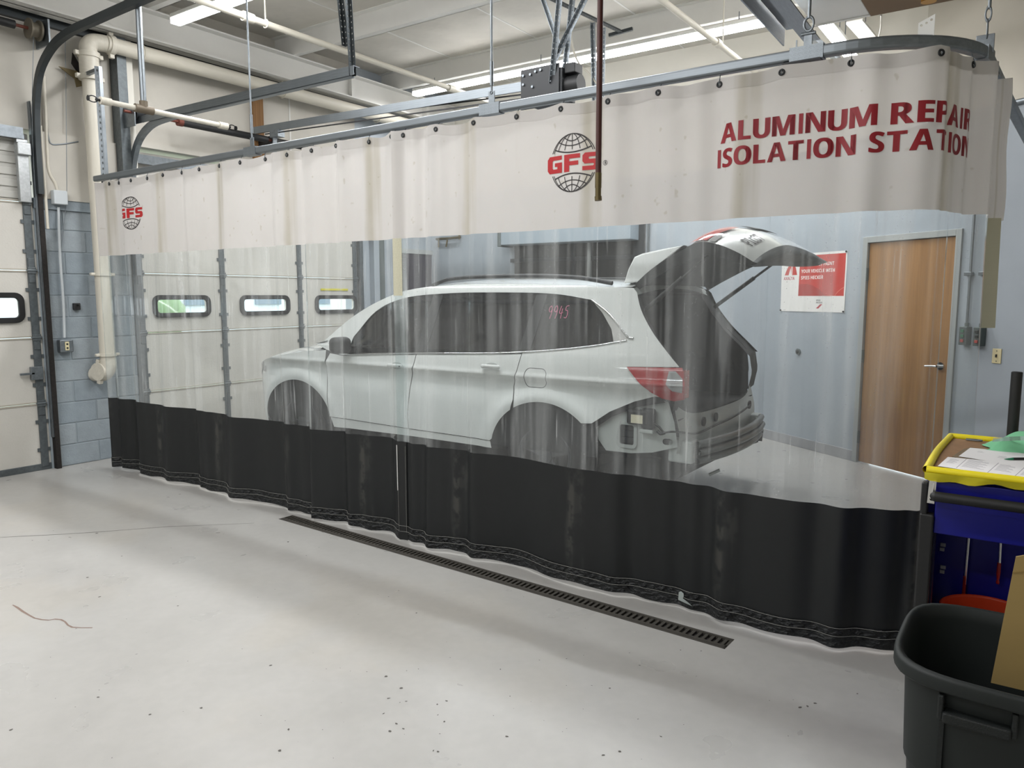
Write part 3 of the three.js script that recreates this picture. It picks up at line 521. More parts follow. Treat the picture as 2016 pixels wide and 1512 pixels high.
{
  const l1 = sAtPixel(1421, 2.35), l2 = sAtPixel(1414, 2.2), r1 = sAtPixel(1911, 2.35);
  const yA = onZ(1480, 239.5, CZ).y, yB = onZ(1480, 278, CZ).y, yC = onZ(1480, 289, CZ).y, yD = onZ(1480, 326.5, CZ).y;
  part(right.t, 'lettering', textLine('ALUMINUM REPAIR', l1, r1, yB, yA), M.textRed, 'dark red printed words ALUMINUM REPAIR');
  part(right.t, 'lettering', textLine('ISOLATION STATION', l2, r1, yD, yC), M.textRed, 'dark red printed words ISOLATION STATION');
}
// globe emblem: meridians and parallels cut by the three wide letters
const wideG = [[0, 0.18], [0.14, 0], [1, 0], [1, 0.6], [0.5, 0.6], [0.5, 0.38], [0.68, 0.38], [0.68, 0.24], [0.4, 0.24], [0.34, 0.3], [0.34, 0.7], [0.4, 0.76], [0.98, 0.76], [0.98, 1], [0.14, 1], [0, 0.82]];
const wideF = [[0, 0], [0.34, 0], [0.34, 0.36], [0.9, 0.36], [0.9, 0.6], [0.34, 0.6], [0.34, 0.75], [1, 0.75], [1, 1], [0, 1]];
const wideS = [[0, 0], [0.86, 0], [1, 0.15], [1, 0.48], [0.88, 0.62], [0.4, 0.62], [0.35, 0.66], [0.35, 0.72], [0.4, 0.76], [0.98, 0.76], [0.98, 1], [0.14, 1], [0, 0.85], [0, 0.52], [0.12, 0.38], [0.6, 0.38], [0.65, 0.34], [0.65, 0.28], [0.6, 0.24], [0, 0.24]];
function emblem(t, sc, yc, half, ry, out, cut = 0) {
  const strip = (pts, w) => { const g = []; for (let i = 0; i < pts.length - 1; i++) { const [x0, y0] = pts[i], [x1, y1] = pts[i + 1], L = Math.hypot(x1 - x0, y1 - y0) || 1, nx = -(y1 - y0) / L * w, ny = (x1 - x0) / L * w; g.push(new THREE.ShapeGeometry(poly([[x0 + nx, y0 + ny], [x0 - nx, y0 - ny], [x1 - nx, y1 - ny], [x1 + nx, y1 + ny]]))); } return g; };
  const lines = [];
  for (const sg of [1, -1]) {
    for (const k of [-1, -0.92, -0.72, -0.38, 0, 0.38, 0.72, 0.92, 1]) { const pts = []; for (let i = 0; i <= 12; i++) { const la = lerp(Math.abs(k) > 0.8 ? 0.40 : 0.48, Math.PI / 2, i / 12); pts.push([k * Math.cos(la) * half, sg * Math.sin(la) * ry]); } lines.push(...strip(pts, 0.0022)); }
    for (const la of [0.54, 0.86, 1.16]) { const r = Math.cos(la) * half, pts = []; for (let i = 0; i <= 14; i++) { const a = lerp(-1, 1, i / 14); pts.push([r * a * 0.94, sg * (Math.sin(la) * ry - 0.022 * (1 - a * a) * (la < 0.6 ? 1 : 1.1))]); } lines.push(...strip(pts, la < 0.6 ? 0.0034 : 0.0026)); }
  }
  const to = (x, y) => [sc + x, yc + y];
  part(t, 'globe_print', printOn(merge(lines), to, out, 1), M.inkBlack, 'thin black printed globe lines');
  const lw = 0.6 * half, lh = 0.60 * ry, gap = 0.72 * half;
  [wideG, wideF, wideS].forEach((L, i) => { const g = new THREE.ShapeGeometry(poly(L.map(([x, y]) => [-1.16 * half + i * 0.80 * half + x * 0.70 * half, -lh / 2 + y * lh]))); part(t, 'logo_letter', printOn(g, to, out + 0.0006, 4), M.logoRed, 'red wide letter ' + 'GFS'[i]); });
  if (!cut) { const g = new THREE.ShapeGeometry(poly(ring(1.36 * half, -0.12 * half, 0.013, 0.013, 18), [ring(1.36 * half, -0.12 * half, 0.0108, 0.0108, 18)])); const r = new THREE.ShapeGeometry(font.generateShapes('R', 0.014), 3); r.translate(1.36 * half - 0.005, -0.12 * half - 0.007, 0); part(t, 'mark', printOn(merge([g, r]), to, out, 1), M.inkBlack, 'small registered mark'); }
}
{
  const a = sAtPixel(1091, 2.3), b = sAtPixel(1181, 2.3), yt = onZ(1136, 264, CZ + 0.02).y, yb = onZ(1136, 378, CZ + 0.02).y;
  emblem(right.t, (a + b) / 2, (yt + yb) / 2, (b - a) / 2, (yt - yb) / 2, 0.0145);
  const c = sAtPixel(246, 2.3), d = sAtPixel(282, 2.3), y2 = onZ(263, 388, CZ).y, y3 = onZ(263, 452, CZ).y;
  emblem(left.t, (c + d) / 2, (y2 + y3) / 2, (d - c) / 2, (y2 - y3) / 2, 0.0025, 1);
}
// ---------------------------------------------------------------- rail with its hangers
{
  const t = thing('curtain_rail', 'grey galvanized curtain rail curving round the corner above the white band', 'rail');
  const pts = []; for (let s = -7.06; s < BX; s += 0.25) pts.push(path(s).p.setY(RAIL_Y)); for (let i = 0; i <= 14; i++) pts.push(path(BX + ARC * i / 14).p.setY(RAIL_Y)); for (let q = 0.25; q < 3.0; q += 0.25) pts.push(path(BX + ARC + q).p.setY(RAIL_Y));
  const prof = new THREE.Shape(rrect(-0.025, 0.025, -0.025, 0.025, 0.011, 3).map(([x, y]) => new THREE.Vector2(y, x)));
  part(t, 'track', new THREE.ExtrudeGeometry(prof, { steps: 220, bevelEnabled: false, extrudePath: new THREE.CatmullRomCurve3(pts) }), M.galv);
  const sleeve = (s) => { const a = path(s - 0.07).p.setY(RAIL_Y), b = path(s + 0.07).p.setY(RAIL_Y); return bar(a, b, 0.056, 0.06); };
  const hang = [[497, 'plate'], [968, 'plate'], [1590, 'clevis'], [1945, 'chain']];
  for (const [px, kind] of hang) {
    const s = px === 1945 ? BX + ARC * 0.93 : sAtPixel(px, RAIL_Y), p = path(s).p;
    part(t, 'sleeve', sleeve(s), M.galv);
    if (kind === 'plate') { part(t, 'hanger_plate', [bx(p.x - 0.022, p.x + 0.022, RAIL_Y + 0.02, RAIL_Y + 0.1, p.z - 0.003, p.z + 0.003, 0.002), new THREE.TorusGeometry(0.008, 0.003, 6, 12).translate(p.x, RAIL_Y + 0.092, p.z + 0.004)], M.galv); part(t, 'hanger_rod', [rod(V(p.x, RAIL_Y + 0.1, p.z), V(p.x, 4.31, p.z), 0.0065, 8), rod(V(p.x, RAIL_Y + 0.13, p.z), V(p.x, RAIL_Y + 0.26, p.z), 0.011, 8)], M.galv); }
    if (kind === 'clevis') { part(t, 'clevis', [bx(p.x - 0.018, p.x + 0.018, RAIL_Y + 0.02, RAIL_Y + 0.09, p.z - 0.004, p.z + 0.004, 0.002), new THREE.TorusGeometry(0.02, 0.005, 8, 16).scale(1, 1.5, 1).translate(p.x, RAIL_Y + 0.125, p.z), rod(V(p.x - 0.03, RAIL_Y + 0.085, p.z), V(p.x + 0.03, RAIL_Y + 0.085, p.z), 0.008, 6), bx(p.x - 0.045, p.x - 0.04, RAIL_Y + 0.03, RAIL_Y + 0.06, p.z + 0.02, p.z + 0.025)], M.galv); part(t, 'hanger_rod', rod(V(p.x, RAIL_Y + 0.15, p.z), V(p.x, 4.31, p.z), 0.007, 8), M.galv); part(t, 'splice_plate', bx(p.x - 0.1, p.x + 0.06, RAIL_Y - 0.034, RAIL_Y - 0.028, p.z - 0.03, p.z + 0.03), M.blackSteel); }
    if (kind === 'chain') { part(t, 'hanger_plate', bx(p.x - 0.04, p.x + 0.03, RAIL_Y + 0.01, RAIL_Y + 0.09, p.z - 0.003, p.z + 0.003, 0.002), M.galv); part(t, 'chain_link', new THREE.TorusGeometry(0.011, 0.0035, 8, 16).scale(1, 2.6, 1).translate(p.x, RAIL_Y + 0.175, p.z), M.galv); part(t, 'chain_link', new THREE.TorusGeometry(0.011, 0.0035, 8, 16).scale(1, 3, 1).rotateY(Math.PI / 2).translate(p.x, RAIL_Y + 0.11, p.z), M.galv); part(t, 'hanger_rod', rod(V(p.x + 0.002, RAIL_Y + 0.2, p.z), V(p.x + 0.004, 4.5, p.z), 0.007, 8), M.galv); }
  }
  { const p = path(sAtPixel(1822, RAIL_Y)).p; const g = slab([[-0.03, 0], [0.03, 0], [0.03, 0.085], [-0.03, 0.06]], 0.004, [ring(-0.018, 0.048, 0.005), ring(0, 0.055, 0.005), ring(0.018, 0.064, 0.005)]); g.translate(p.x, RAIL_Y + 0.02, p.z); part(t, 'end_plate', g, M.white, 'bare white bracket plate with three holes'); }
}

// ================================================================ pipes, tracks and hangers
// flat strip with a row of holes between two points; side tells which way its width goes
function holedStrip(a, b, w, t, pitch, side, slot = [0.35, 0.28]) {
  const d = b.clone().sub(a), L = d.length(), n = Math.floor(L / pitch), z = d.clone().normalize(), x = side.clone().addScaledVector(z, -side.dot(z)).normalize(), y = new THREE.Vector3().crossVectors(z, x), holes = [];
  for (let i = 0; i < n; i++) holes.push(ring(0, pitch * (i + 0.5), w * slot[1] * 0.5, pitch * slot[0] * 0.5, 6));
  const g = slab(rect(-w / 2, w / 2, 0, L), t, holes);
  g.applyMatrix4(new THREE.Matrix4().makeBasis(x, z, y.negate())); g.translate(a.x, a.y, a.z); return g;
}
function holedAngle(a, b, w, s1, s2, pitch = 0.04) { const t = 0.003; return merge([holedStrip(a.clone().addScaledVector(s1, w / 2), b.clone().addScaledVector(s1, w / 2), w, t, pitch, s1), holedStrip(a.clone().addScaledVector(s2, w / 2), b.clone().addScaledVector(s2, w / 2), w, t, pitch, s2)]); }
function sweep(pts, profile, steps) { return new THREE.ExtrudeGeometry(new THREE.Shape(profile.map(([x, y]) => new THREE.Vector2(x, y))), { steps: steps || pts.length * 6, bevelEnabled: false, extrudePath: new THREE.CatmullRomCurve3(pts, false, 'centripetal') }); }
const cProf = (w, h, t = 0.004) => [[-w / 2, -h / 2], [w / 2, -h / 2], [w / 2, -h / 2 + t], [-w / 2 + t, -h / 2 + t], [-w / 2 + t, h / 2 - t], [w / 2, h / 2 - t], [w / 2, h / 2], [-w / 2, h / 2]];
const clampRing = (c, axis, r, w, bolt) => { const g = [new THREE.CylinderGeometry(r, r, w, 28).applyQuaternion(new THREE.Quaternion().setFromUnitVectors(V(0, 1, 0), axis)).translate(c.x, c.y, c.z)]; for (const s of [-1, 1]) { const p = c.clone().addScaledVector(bolt, s * (r + 0.012)); g.push(new RoundedBoxGeometry(0.04, w * 0.9, 0.04, 2, 0.008).applyQuaternion(new THREE.Quaternion().setFromUnitVectors(V(0, 1, 0), axis)).translate(p.x, p.y, p.z)); } return g; };

{ // white roof drain pipe
  const t = thing('roof_drain_pipe', 'thick white drain pipe rising beside the block pier and turning along the rafter', 'pipe');
  const x = -7.29, z = -3.66, r = 0.068, yT = 3.92, r2 = 0.07;
  part(t, 'riser', rod(V(x, 0.93, z), V(x, 3.84, z), r, 28), M.whitePipe);
  part(t, 'elbow', tube([V(x, 3.80, z), V(x, 3.86, z), V(x, 3.905, z - 0.04), V(x + 0.01, yT, z - 0.12), V(x + 0.02, yT, z - 0.2)], r2 * 1.06, 24, 24), M.whitePipe);
  part(t, 'long_run', rod(V(x + 0.03, yT, z - 0.15), V(x + 0.04, yT + 0.01, -8.8), r2, 28), M.whitePipe);
  part(t, 'coupling', clampRing(V(x, 3.785, z), V(0, 1, 0), 0.094, 0.045, V(0, 0, 1)), M.whitePipe); part(t, 'coupling', clampRing(V(x, 3.585, z), V(0, 1, 0), 0.094, 0.045, V(0, 0, 1)), M.whitePipe);
  part(t, 'sleeve', rod(V(x, 3.585, z), V(x, 3.785, z), 0.083, 28), M.whitePipe);
  part(t, 'coupling', clampRing(V(x + 0.02, yT, z - 0.2), V(0, 0, 1), 0.088, 0.05, V(0, 1, 0)), M.whitePipe);
  part(t, 'coupling', clampRing(V(x, 1.80, z), V(0, 1, 0), 0.08, 0.03, V(0, 0, 1)), M.whitePipe); part(t, 'coupling', clampRing(V(x, 1.04, z), V(0, 1, 0), 0.08, 0.03, V(0, 0, 1)), M.whitePipe);
  part(t, 'lower_elbow', [tube([V(x, 1.0, z), V(x, 0.93, z), V(x - 0.02, 0.87, z + 0.02), V(x - 0.1, 0.85, z + 0.04), V(x - 0.16, 0.85, z + 0.05)], 0.072, 20, 20), ...clampRing(V(x - 0.03, 0.88, z + 0.07), V(0.3, 0, 1).normalize(), 0.085, 0.05, V(0, 1, 0))], M.whitePipe);
  for (const zz of [-4.15, -5.8, -7.3]) part(t, 'pipe_hanger', [new THREE.TorusGeometry(0.075, 0.006, 6, 24).translate(x + 0.03, yT, zz), rod(V(x + 0.03, yT + 0.07, zz), V(x + 0.05, 4.32, zz), 0.007, 8)], M.whitePipe);
}
{ // slotted strut that carries the end of the rail
  const t = thing('slotted_strut', 'pale slotted strut hanging beside the drain pipe to the rail end', 'strut'), x = -7.0, z = -3.60;
  part(t, 'channel', holedStrip(V(x, 2.66, z + 0.02), V(x, 3.62, z + 0.02), 0.041, 0.003, 0.05, V(0.5, 0, -0.87), [0.5, 0.36]), M.galv);
  part(t, 'return', [bar(V(x - 0.02, 2.66, z), V(x - 0.02, 3.62, z), 0.003, 0.03, V(0, 0, 1)), bar(V(x + 0.02, 2.66, z), V(x + 0.02, 3.62, z), 0.003, 0.03, V(0, 0, 1))], M.galv);
  part(t, 'foot_plate', bx(x - 0.03, x + 0.03, 2.60, 2.69, z + 0.022, z + 0.03, 0.002), M.galv);
  part(t, 'wall_arm', bar(V(x, 3.6, z), V(LEFT_X + 0.03, 3.6, z - 0.02), 0.03, 0.03), M.galv);
}
{ // tracks of the first door
  const t = thing('door_track', 'dark steel track of the first overhead door curving up under the rafter', 'track'), z = -3.205;
  part(t, 'vertical_track', [bx(LEFT_X + 0.0, LEFT_X + 0.06, 0, 2.95, z - 0.022, z + 0.018)], M.rustTrack, 'rust-black upright track');
  part(t, 'track_angle', bx(LEFT_X, LEFT_X + 0.05, 0.3, 3.3, z + 0.018, z + 0.028), M.galv);
  const pts = [V(-7.385, 2.5, z), V(-7.375, 3.0, z), V(-7.33, 3.3, z), V(-7.22, 3.53, z), V(-6.98, 3.68, z), V(-6.7, 3.74, z), V(-6.2, 3.755, z), V(-5.3, 3.765, z), V(-4.4, 3.775, z)];
  part(t, 'curved_track', sweep(pts, cProf(0.045, 0.06), 70), M.darkTrack);
  part(t, 'lift_rod', rod(V(LEFT_X + 0.05, 2.2, z - 0.05), V(LEFT_X + 0.06, 3.1, z - 0.045), 0.013, 8), M.whitePipe);
  const so = onX(20, 46, -7.3), dr = onX(66, 60, -7.3);
  const sh = thing('torsion_shaft', 'black torsion spring, rusty shaft and cable drum over the first door', 'shaft');
  part(sh, 'spring', rod(V(-7.3, so.y, -1.0), V(-7.3, so.y, onX(28, 46, -7.3).z), 0.035, 16), M.black); part(sh, 'shaft', rod(V(-7.3, so.y, -1.0), V(-7.3, so.y, dr.z - 0.06), 0.014, 12), M.redShaft);
  part(sh, 'drum', [rod(V(-7.3, so.y, dr.z - 0.05), V(-7.3, so.y, dr.z - 0.035), 0.085, 24), rod(V(-7.3, so.y, dr.z - 0.035), V(-7.3, so.y, dr.z + 0.03), 0.06, 20), rod(V(-7.3, so.y, dr.z + 0.03), V(-7.3, so.y, dr.z + 0.045), 0.085, 24)], std(0x6d675a, 0.6, 0.4));
  part(sh, 'bearing_plate', bx(LEFT_X, -7.2, so.y - 0.12, so.y + 0.09, dr.z - 0.09, dr.z - 0.075), M.galv);
  part(sh, 'lift_cable', tube([V(-7.31, so.y - 0.06, dr.z), V(-7.38, 3.0, z + 0.03), V(-7.4, 0.3, z + 0.03)], 0.003, 5, 30), M.galv);
}
{ // tracks, torsion bar and motor of the second door
  const z = -4.045, t = thing('door_track', 'grey galvanized angle and curved track of the second door reaching out over the curtain', 'track');
  const pts = [V(-7.37, 1.8, z), V(-7.37, 2.6, z), V(-7.34, 2.86, z), V(-7.22, 3.07, z), V(-7.0, 3.19, z), V(-6.7, 3.225, z), V(-5.6, 3.23, z), V(-4.26, 3.225, z)];
  part(t, 'curved_track', sweep(pts, cProf(0.045, 0.055), 80), M.galv);
  part(t, 'stiffening_angle', [bar(V(-7.42, 3.26, z + 0.03), V(-4.22, 3.235, z + 0.03), 0.004, 0.065), bar(V(-7.42, 3.29, z), V(-4.22, 3.265, z), 0.06, 0.004)], M.galv);
  part(t, 'rear_hanger', [holedAngle(V(-4.26, 3.2, z), V(-4.30, 4.45, z + 0.02), 0.035, V(1, 0, 0), V(0, 0, 1)), holedAngle(V(-4.32, 3.42, z + 0.01), V(-4.42, 4.45, z + 0.03), 0.035, V(1, 0, 0), V(0, 0, 1))], M.darkTrack, 'dark perforated hanger angle');
  const s = thing('torsion_shaft', 'red-brown shaft with black torsion spring and cable drum over the second door', 'shaft'), y = 3.325, x = -7.18;
  part(s, 'shaft', rod(V(x, y, -3.9), V(x, y, -7.2), 0.014, 12), M.redShaft); part(s, 'spring', rod(V(x, y, onX(357, 248, x).z), V(x, y, -5.5), 0.036, 20), M.black); part(s, 'spring', rod(V(x, y, -5.62), V(x, y, -6.4), 0.036, 20), M.black);
  part(s, 'spring_cone', [rod(V(x, y, onX(350, 246, x).z), V(x, y, onX(359, 249, x).z), 0.042, 12)], M.redShaft);
  part(s, 'drum', [rod(V(x, y, -4.0), V(x, y, -3.985), 0.075, 24), rod(V(x, y, -4.0), V(x, y, -4.07), 0.055, 20), rod(V(x, y, -4.07), V(x, y, -4.085), 0.075, 24)], M.blackSteel);
  part(s, 'bearing_plate', bx(x - 0.2, x + 0.06, y - 0.13, y + 0.06, -3.975, -3.965), M.galv);
  part(s, 'centre_bracket', [bx(LEFT_X, x + 0.04, y - 0.05, y + 0.05, -5.57, -5.555), bx(x - 0.05, x + 0.06, y - 0.07, y + 0.05, -5.60, -5.56)], M.blackSteel);
  const w = thing('spring_post', 'brown wooden board on the cream wall behind the torsion spring', 'board');
  part(w, 'board', bx(LEFT_X, LEFT_X + 0.045, 2.9, 3.86, -5.64, -5.50, 0.003), M.pine);
}
{ // opener rail with chain and the black motor box
  const z = -5.45, y = 3.41, y2 = 3.33, t = thing('door_opener', 'galvanized door opener rail with chain and black motor box behind the curtain', 'motor');
  const xb = onZ(1035, 172, z).x, xe = onZ(1114, 160, z).x;
  part(t, 'rail', [bar(V(-7.32, y + 0.02, z), V(xb + 0.02, y2 + 0.02, z), 0.07, 0.06), bar(V(-7.32, y - 0.015, z + 0.03), V(xb, y2 - 0.015, z + 0.03), 0.012, 0.02)], M.galv);
  part(t, 'chain', [bar(V(-7.1, y - 0.05, z + 0.03), V(xb, y2 - 0.085, z + 0.03), 0.008, 0.012), bar(V(-5.1, y - 0.055, z), V(xb, y2 - 0.045, z), 0.008, 0.012)], M.black);
  part(t, 'trolley', [bx(-7.0, -6.86, y - 0.1, y - 0.03, z - 0.04, z + 0.05), bar(V(-6.95, y - 0.08, z + 0.02), V(-7.0, 2.85, z + 0.02), 0.05, 0.012, V(1, 0, 0))], M.galv);
  part(t, 'motor_plate', bx(xb, xe - 0.02, y2 - 0.19, y2 + 0.13, z + 0.06, z + 0.075, 0.004), M.blackSteel); part(t, 'motor_box', bx(xb + 0.03, xe, y2 - 0.15, y2 + 0.1, z - 0.16, z + 0.06, 0.01), M.blackSteel);
  part(t, 'motor', [rod(V(xe - 0.02, y2 - 0.03, z - 0.04), V(xe + 0.12, y2 - 0.03, z - 0.04), 0.075, 20), bx(xe, xe + 0.1, y2 + 0.05, y2 + 0.13, z - 0.1, z + 0.03, 0.01)], M.black);
  for (const [u, v] of [[0.03, 0.1], [0.1, 0.1], [0.15, 0.115], [0.03, 0.03], [0.12, 0.0], [0.2, 0.12]]) part(t, 'bolt', new THREE.CylinderGeometry(0.011, 0.011, 0.015, 6).rotateX(Math.PI / 2).translate(xb + u, y2 + v - 0.02, z + 0.08), M.galv);
  const P = (px, py, zz = z) => onZ(px, py, zz);
  part(t, 'hanger_angle', holedAngle(P(1085, 165, z + 0.06), P(1103, -30, z + 0.2), 0.032, V(1, 0, 0), V(0, 0, 1)), M.galv, 'perforated galvanized hanger angle');
  part(t, 'hanger_angle', holedAngle(P(1110, 150, z - 0.05), P(1128, -20, z - 0.05), 0.032, V(1, 0, 0), V(0, 0, 1)), M.galv, 'perforated galvanized hanger angle');
  part(t, 'hanger_brace', holedAngle(P(1090, 120, z + 0.05), P(1155, -10, z + 0.05), 0.035, V(1, 0, 0), V(0, 0, 1)), M.galv, 'slanting perforated brace');
  part(t, 'hanger_brace', holedAngle(P(1066, -5, z + 0.1), P(1097, 86, z + 0.06), 0.03, V(1, 0, 0), V(0, 0, 1)), M.galv, 'slanting perforated brace');
  const zz = -6.1; part(t, 'hanger_angle', holedAngle(P(1165, 45, zz), P(1169, 205, zz), 0.032, V(1, 0, 0), V(0, 0, 1)), M.galv); part(t, 'hanger_angle', holedAngle(P(1186, 55, zz), P(1183, 205, zz), 0.032, V(1, 0, 0), V(0, 0, 1)), M.galv);
  const c0 = onY(1075, -3, 4.2), c1 = onY(1222, 66, 4.2); part(t, 'cross_angle', [holedAngle(c0, c1, 0.04, V(0, 1, 0), V(1, 0, 0)), bar(c1.clone().add(V(-0.12, 0, 0.02)), c1.clone().add(V(0.13, 0.02, 0)), 0.03, 0.03)], M.darkTrack, 'dark perforated cross angle');
  part(t, 'power_cable', tube([P(1125, 30, zz), P(1127, 90, zz), P(1140, 125, zz), P(1160, 145, zz), P(1175, 165, zz)], 0.008, 6, 30), M.whitePipe);
}
{ // sprinkler pipes
  const t = thing('sprinkler_line', 'long white sprinkler pipe under the ceiling above the left curtain', 'pipe'), x = -5.69, y = 3.95;
  part(t, 'pipe', rod(V(x, y, RZ), V(x, y, -8.85), 0.028, 16), M.whitePipe);
  for (const px of [488, 888]) { const z = onX(px, px === 488 ? 32 : 168, x).z; part(t, 'coupling', rod(V(x, y, z - 0.05), V(x, y, z + 0.05), 0.04, 16), M.whitePipe); }
  { const z = onX(523, 45, x).z; part(t, 'pipe_hanger', [rod(V(x, y + 0.02, z), V(x, CEIL, z), 0.007, 8), new THREE.TorusGeometry(0.033, 0.006, 6, 16).translate(x, y, z)], M.whitePipe); }
  const t2 = thing('sprinkler_line', 'white sprinkler pipe under the ceiling right of the red drop pipe', 'pipe'), x2 = -2.65;
  part(t2, 'pipe', rod(V(x2, y, RZ), V(x2, y, -8.85), 0.026, 16), M.whitePipe); { const z = onX(1412, 78, x2).z; part(t2, 'coupling', rod(V(x2, y, z - 0.04), V(x2, y, z + 0.04), 0.038, 16), M.whitePipe); part(t2, 'pipe_hanger', [rod(V(x2, y + 0.02, z - 0.15), V(x2, CEIL, z - 0.15), 0.006, 8)], M.whitePipe); }
  const t3 = thing('sprinkler_drop', 'old sprinkler drop with a cross pipe and a head at either end', 'sprinkler'), x3 = -5.69, P = (px, py) => onX(px, py, x3);
  const m = P(283, 210), a = P(180, 196), b = P(443, 247);
  part(t3, 'drop_pipe', rod(V(m.x, m.y, m.z), V(m.x, 3.92, m.z), 0.022, 14), M.galv); part(t3, 'union', rod(V(m.x, 3.86, m.z), V(m.x, 3.92, m.z), 0.032, 12), M.whitePipe);
  const yy = m.y - 0.02; part(t3, 'cross_pipe', [rod(V(x3, yy, a.z - 0.1), V(x3, yy, m.z), 0.02, 14), rod(V(x3, yy, m.z), V(x3, yy, b.z + 0.06), 0.02, 14)], M.whitePipe);
  part(t3, 'tee', [rod(V(x3, yy, m.z - 0.07), V(x3, yy, m.z + 0.07), 0.032, 14), rod(V(x3, yy, m.z), V(x3, yy + 0.06, m.z), 0.03, 14)], std(0x6b6152, 0.6, 0.3));
  for (const [z, s] of [[a.z - 0.1, 1], [b.z + 0.02, -1]]) { const e = part(t3, 'reducer', rod(V(x3, yy, z - 0.04), V(x3, yy, z + 0.04), 0.028, 12), M.whitePipe); const h = new THREE.Mesh(merge([new THREE.TorusGeometry(0.022, 0.004, 6, 14).rotateY(Math.PI / 2).scale(1, 1, 1.5).translate(x3, yy, z + s * 0.09), rod(V(x3, yy, z), V(x3, yy, z + s * 0.07), 0.01, 8), rod(V(x3, yy, z + s * 0.12), V(x3, yy, z + s * 0.126), 0.02, 12)]), M.blackSteel); h.name = 'sprinkler_head'; e.add(h); }
}
{ // red air drop in front of the white band
  const t = thing('air_drop_pipe', 'red-brown pipe with a brass end hanging before the globe logo', 'pipe'), z = -3.3, p = onZ(1178, 345, z), q = onZ(1178, 395, z);
  part(t, 'pipe', rod(V(p.x, p.y, z), V(p.x - 0.005, 4.31, z), 0.0145, 14), M.redPipe);
  part(t, 'brass_end', [rod(V(p.x, p.y - 0.06, z), V(p.x, p.y + 0.012, z), 0.0165, 8), rod(V(p.x, p.y - 0.1, z), V(p.x, p.y - 0.06, z), 0.0145, 16), rod(V(q.x, q.y, z), V(p.x, p.y - 0.1, z), 0.0175, 16)], M.brass, 'taped brass fitting');
}
{ // things over the curtain corner
  const t = thing('hanging_duct', 'painted sheet metal box hanging from the ceiling above the curtain corner', 'duct'), y = 3.7;
  part(t, 'casing', bx(-1.60, -1.20, y, y + 0.35, -6.42, -2.7, 0.01), M.steelPaint); part(t, 'seam', bx(-1.61, -1.2, y - 0.006, y, -6.43, -6.40), M.steelPaint);
  const w = thing('plywood_deck', 'brown plywood platform hanging beside the sheet metal box', 'platform');
  part(w, 'board', bx(-1.2, 0.4, y - 0.005, y + 0.03, -6.44, -4.7, 0.003), M.ply); part(w, 'joist', bx(-1.19, 0.4, y + 0.03, y + 0.35, -6.3, -6.2), M.ply);
  const k = onY(1832, 8, y - 0.02); part(w, 'junction_cap', new THREE.CylinderGeometry(0.05, 0.05, 0.03, 20).translate(k.x, y - 0.02, k.z + 0.1), std(0xb5832f, 0.6), 'round amber cap');
  const s = thing('channel_beam', 'galvanized channel beam ending above the rail hanger', 'beam'), yb = 3.5, A = onY(1588, 66, yb), B = onY(1520, -20, yb);
  const d = A.clone().sub(B).normalize(), n = V(-d.z, 0, d.x), e0 = B.clone().addScaledVector(d, -1.2);
  part(s, 'channel', [bar(e0, A, 0.03, 0.12), bar(e0.clone().addScaledVector(n, -0.08).add(V(0, 0.055, 0)), A.clone().addScaledVector(n, -0.08).add(V(0, 0.055, 0)), 0.13, 0.01), bar(e0.clone().addScaledVector(n, -0.16), A.clone().addScaledVector(n, -0.16), 0.01, 0.12)], M.galv);
  part(s, 'lower_lip', bar(e0.clone().addScaledVector(n, 0.05).add(V(0, -0.055, 0)), A.clone().addScaledVector(n, 0.05).add(V(0, -0.055, 0)), 0.09, 0.01), M.galv);
  const pC = onY(1590, 66, 4.0), pD = onY(1650, 118, 4.0); const s2 = thing('light_channel', 'thin grey channel beside the strip light near the corner', 'beam'); part(s2, 'channel', bar(pC, pD, 0.05, 0.05), M.galv);
  part(s2, 'hanger', rod(V(pD.x, 4.0, pD.z), V(pD.x, CEIL, pD.z), 0.005, 6), M.galv);
  const a = onY(1682, 42, 4.05), b = onY(1722, 88, 4.05), pn = thing('ceiling_panel', 'narrow white panel beside the strip light near the corner', 'panel'); part(pn, 'panel', bar(a, b, 0.14, 0.02), M.white);
  part(pn, 'hanger', rod(a.clone().lerp(b, 0.5), a.clone().lerp(b, 0.5).setY(CEIL), 0.004, 6), M.galv);
  part(pn, 'cord', tube([onY(1735, 30, 3.72), onY(1733, 60, 3.8), onY(1722, 82, 3.95), onY(1700, 88, 4.04)], 0.006, 6, 24), M.whitePipe);
}
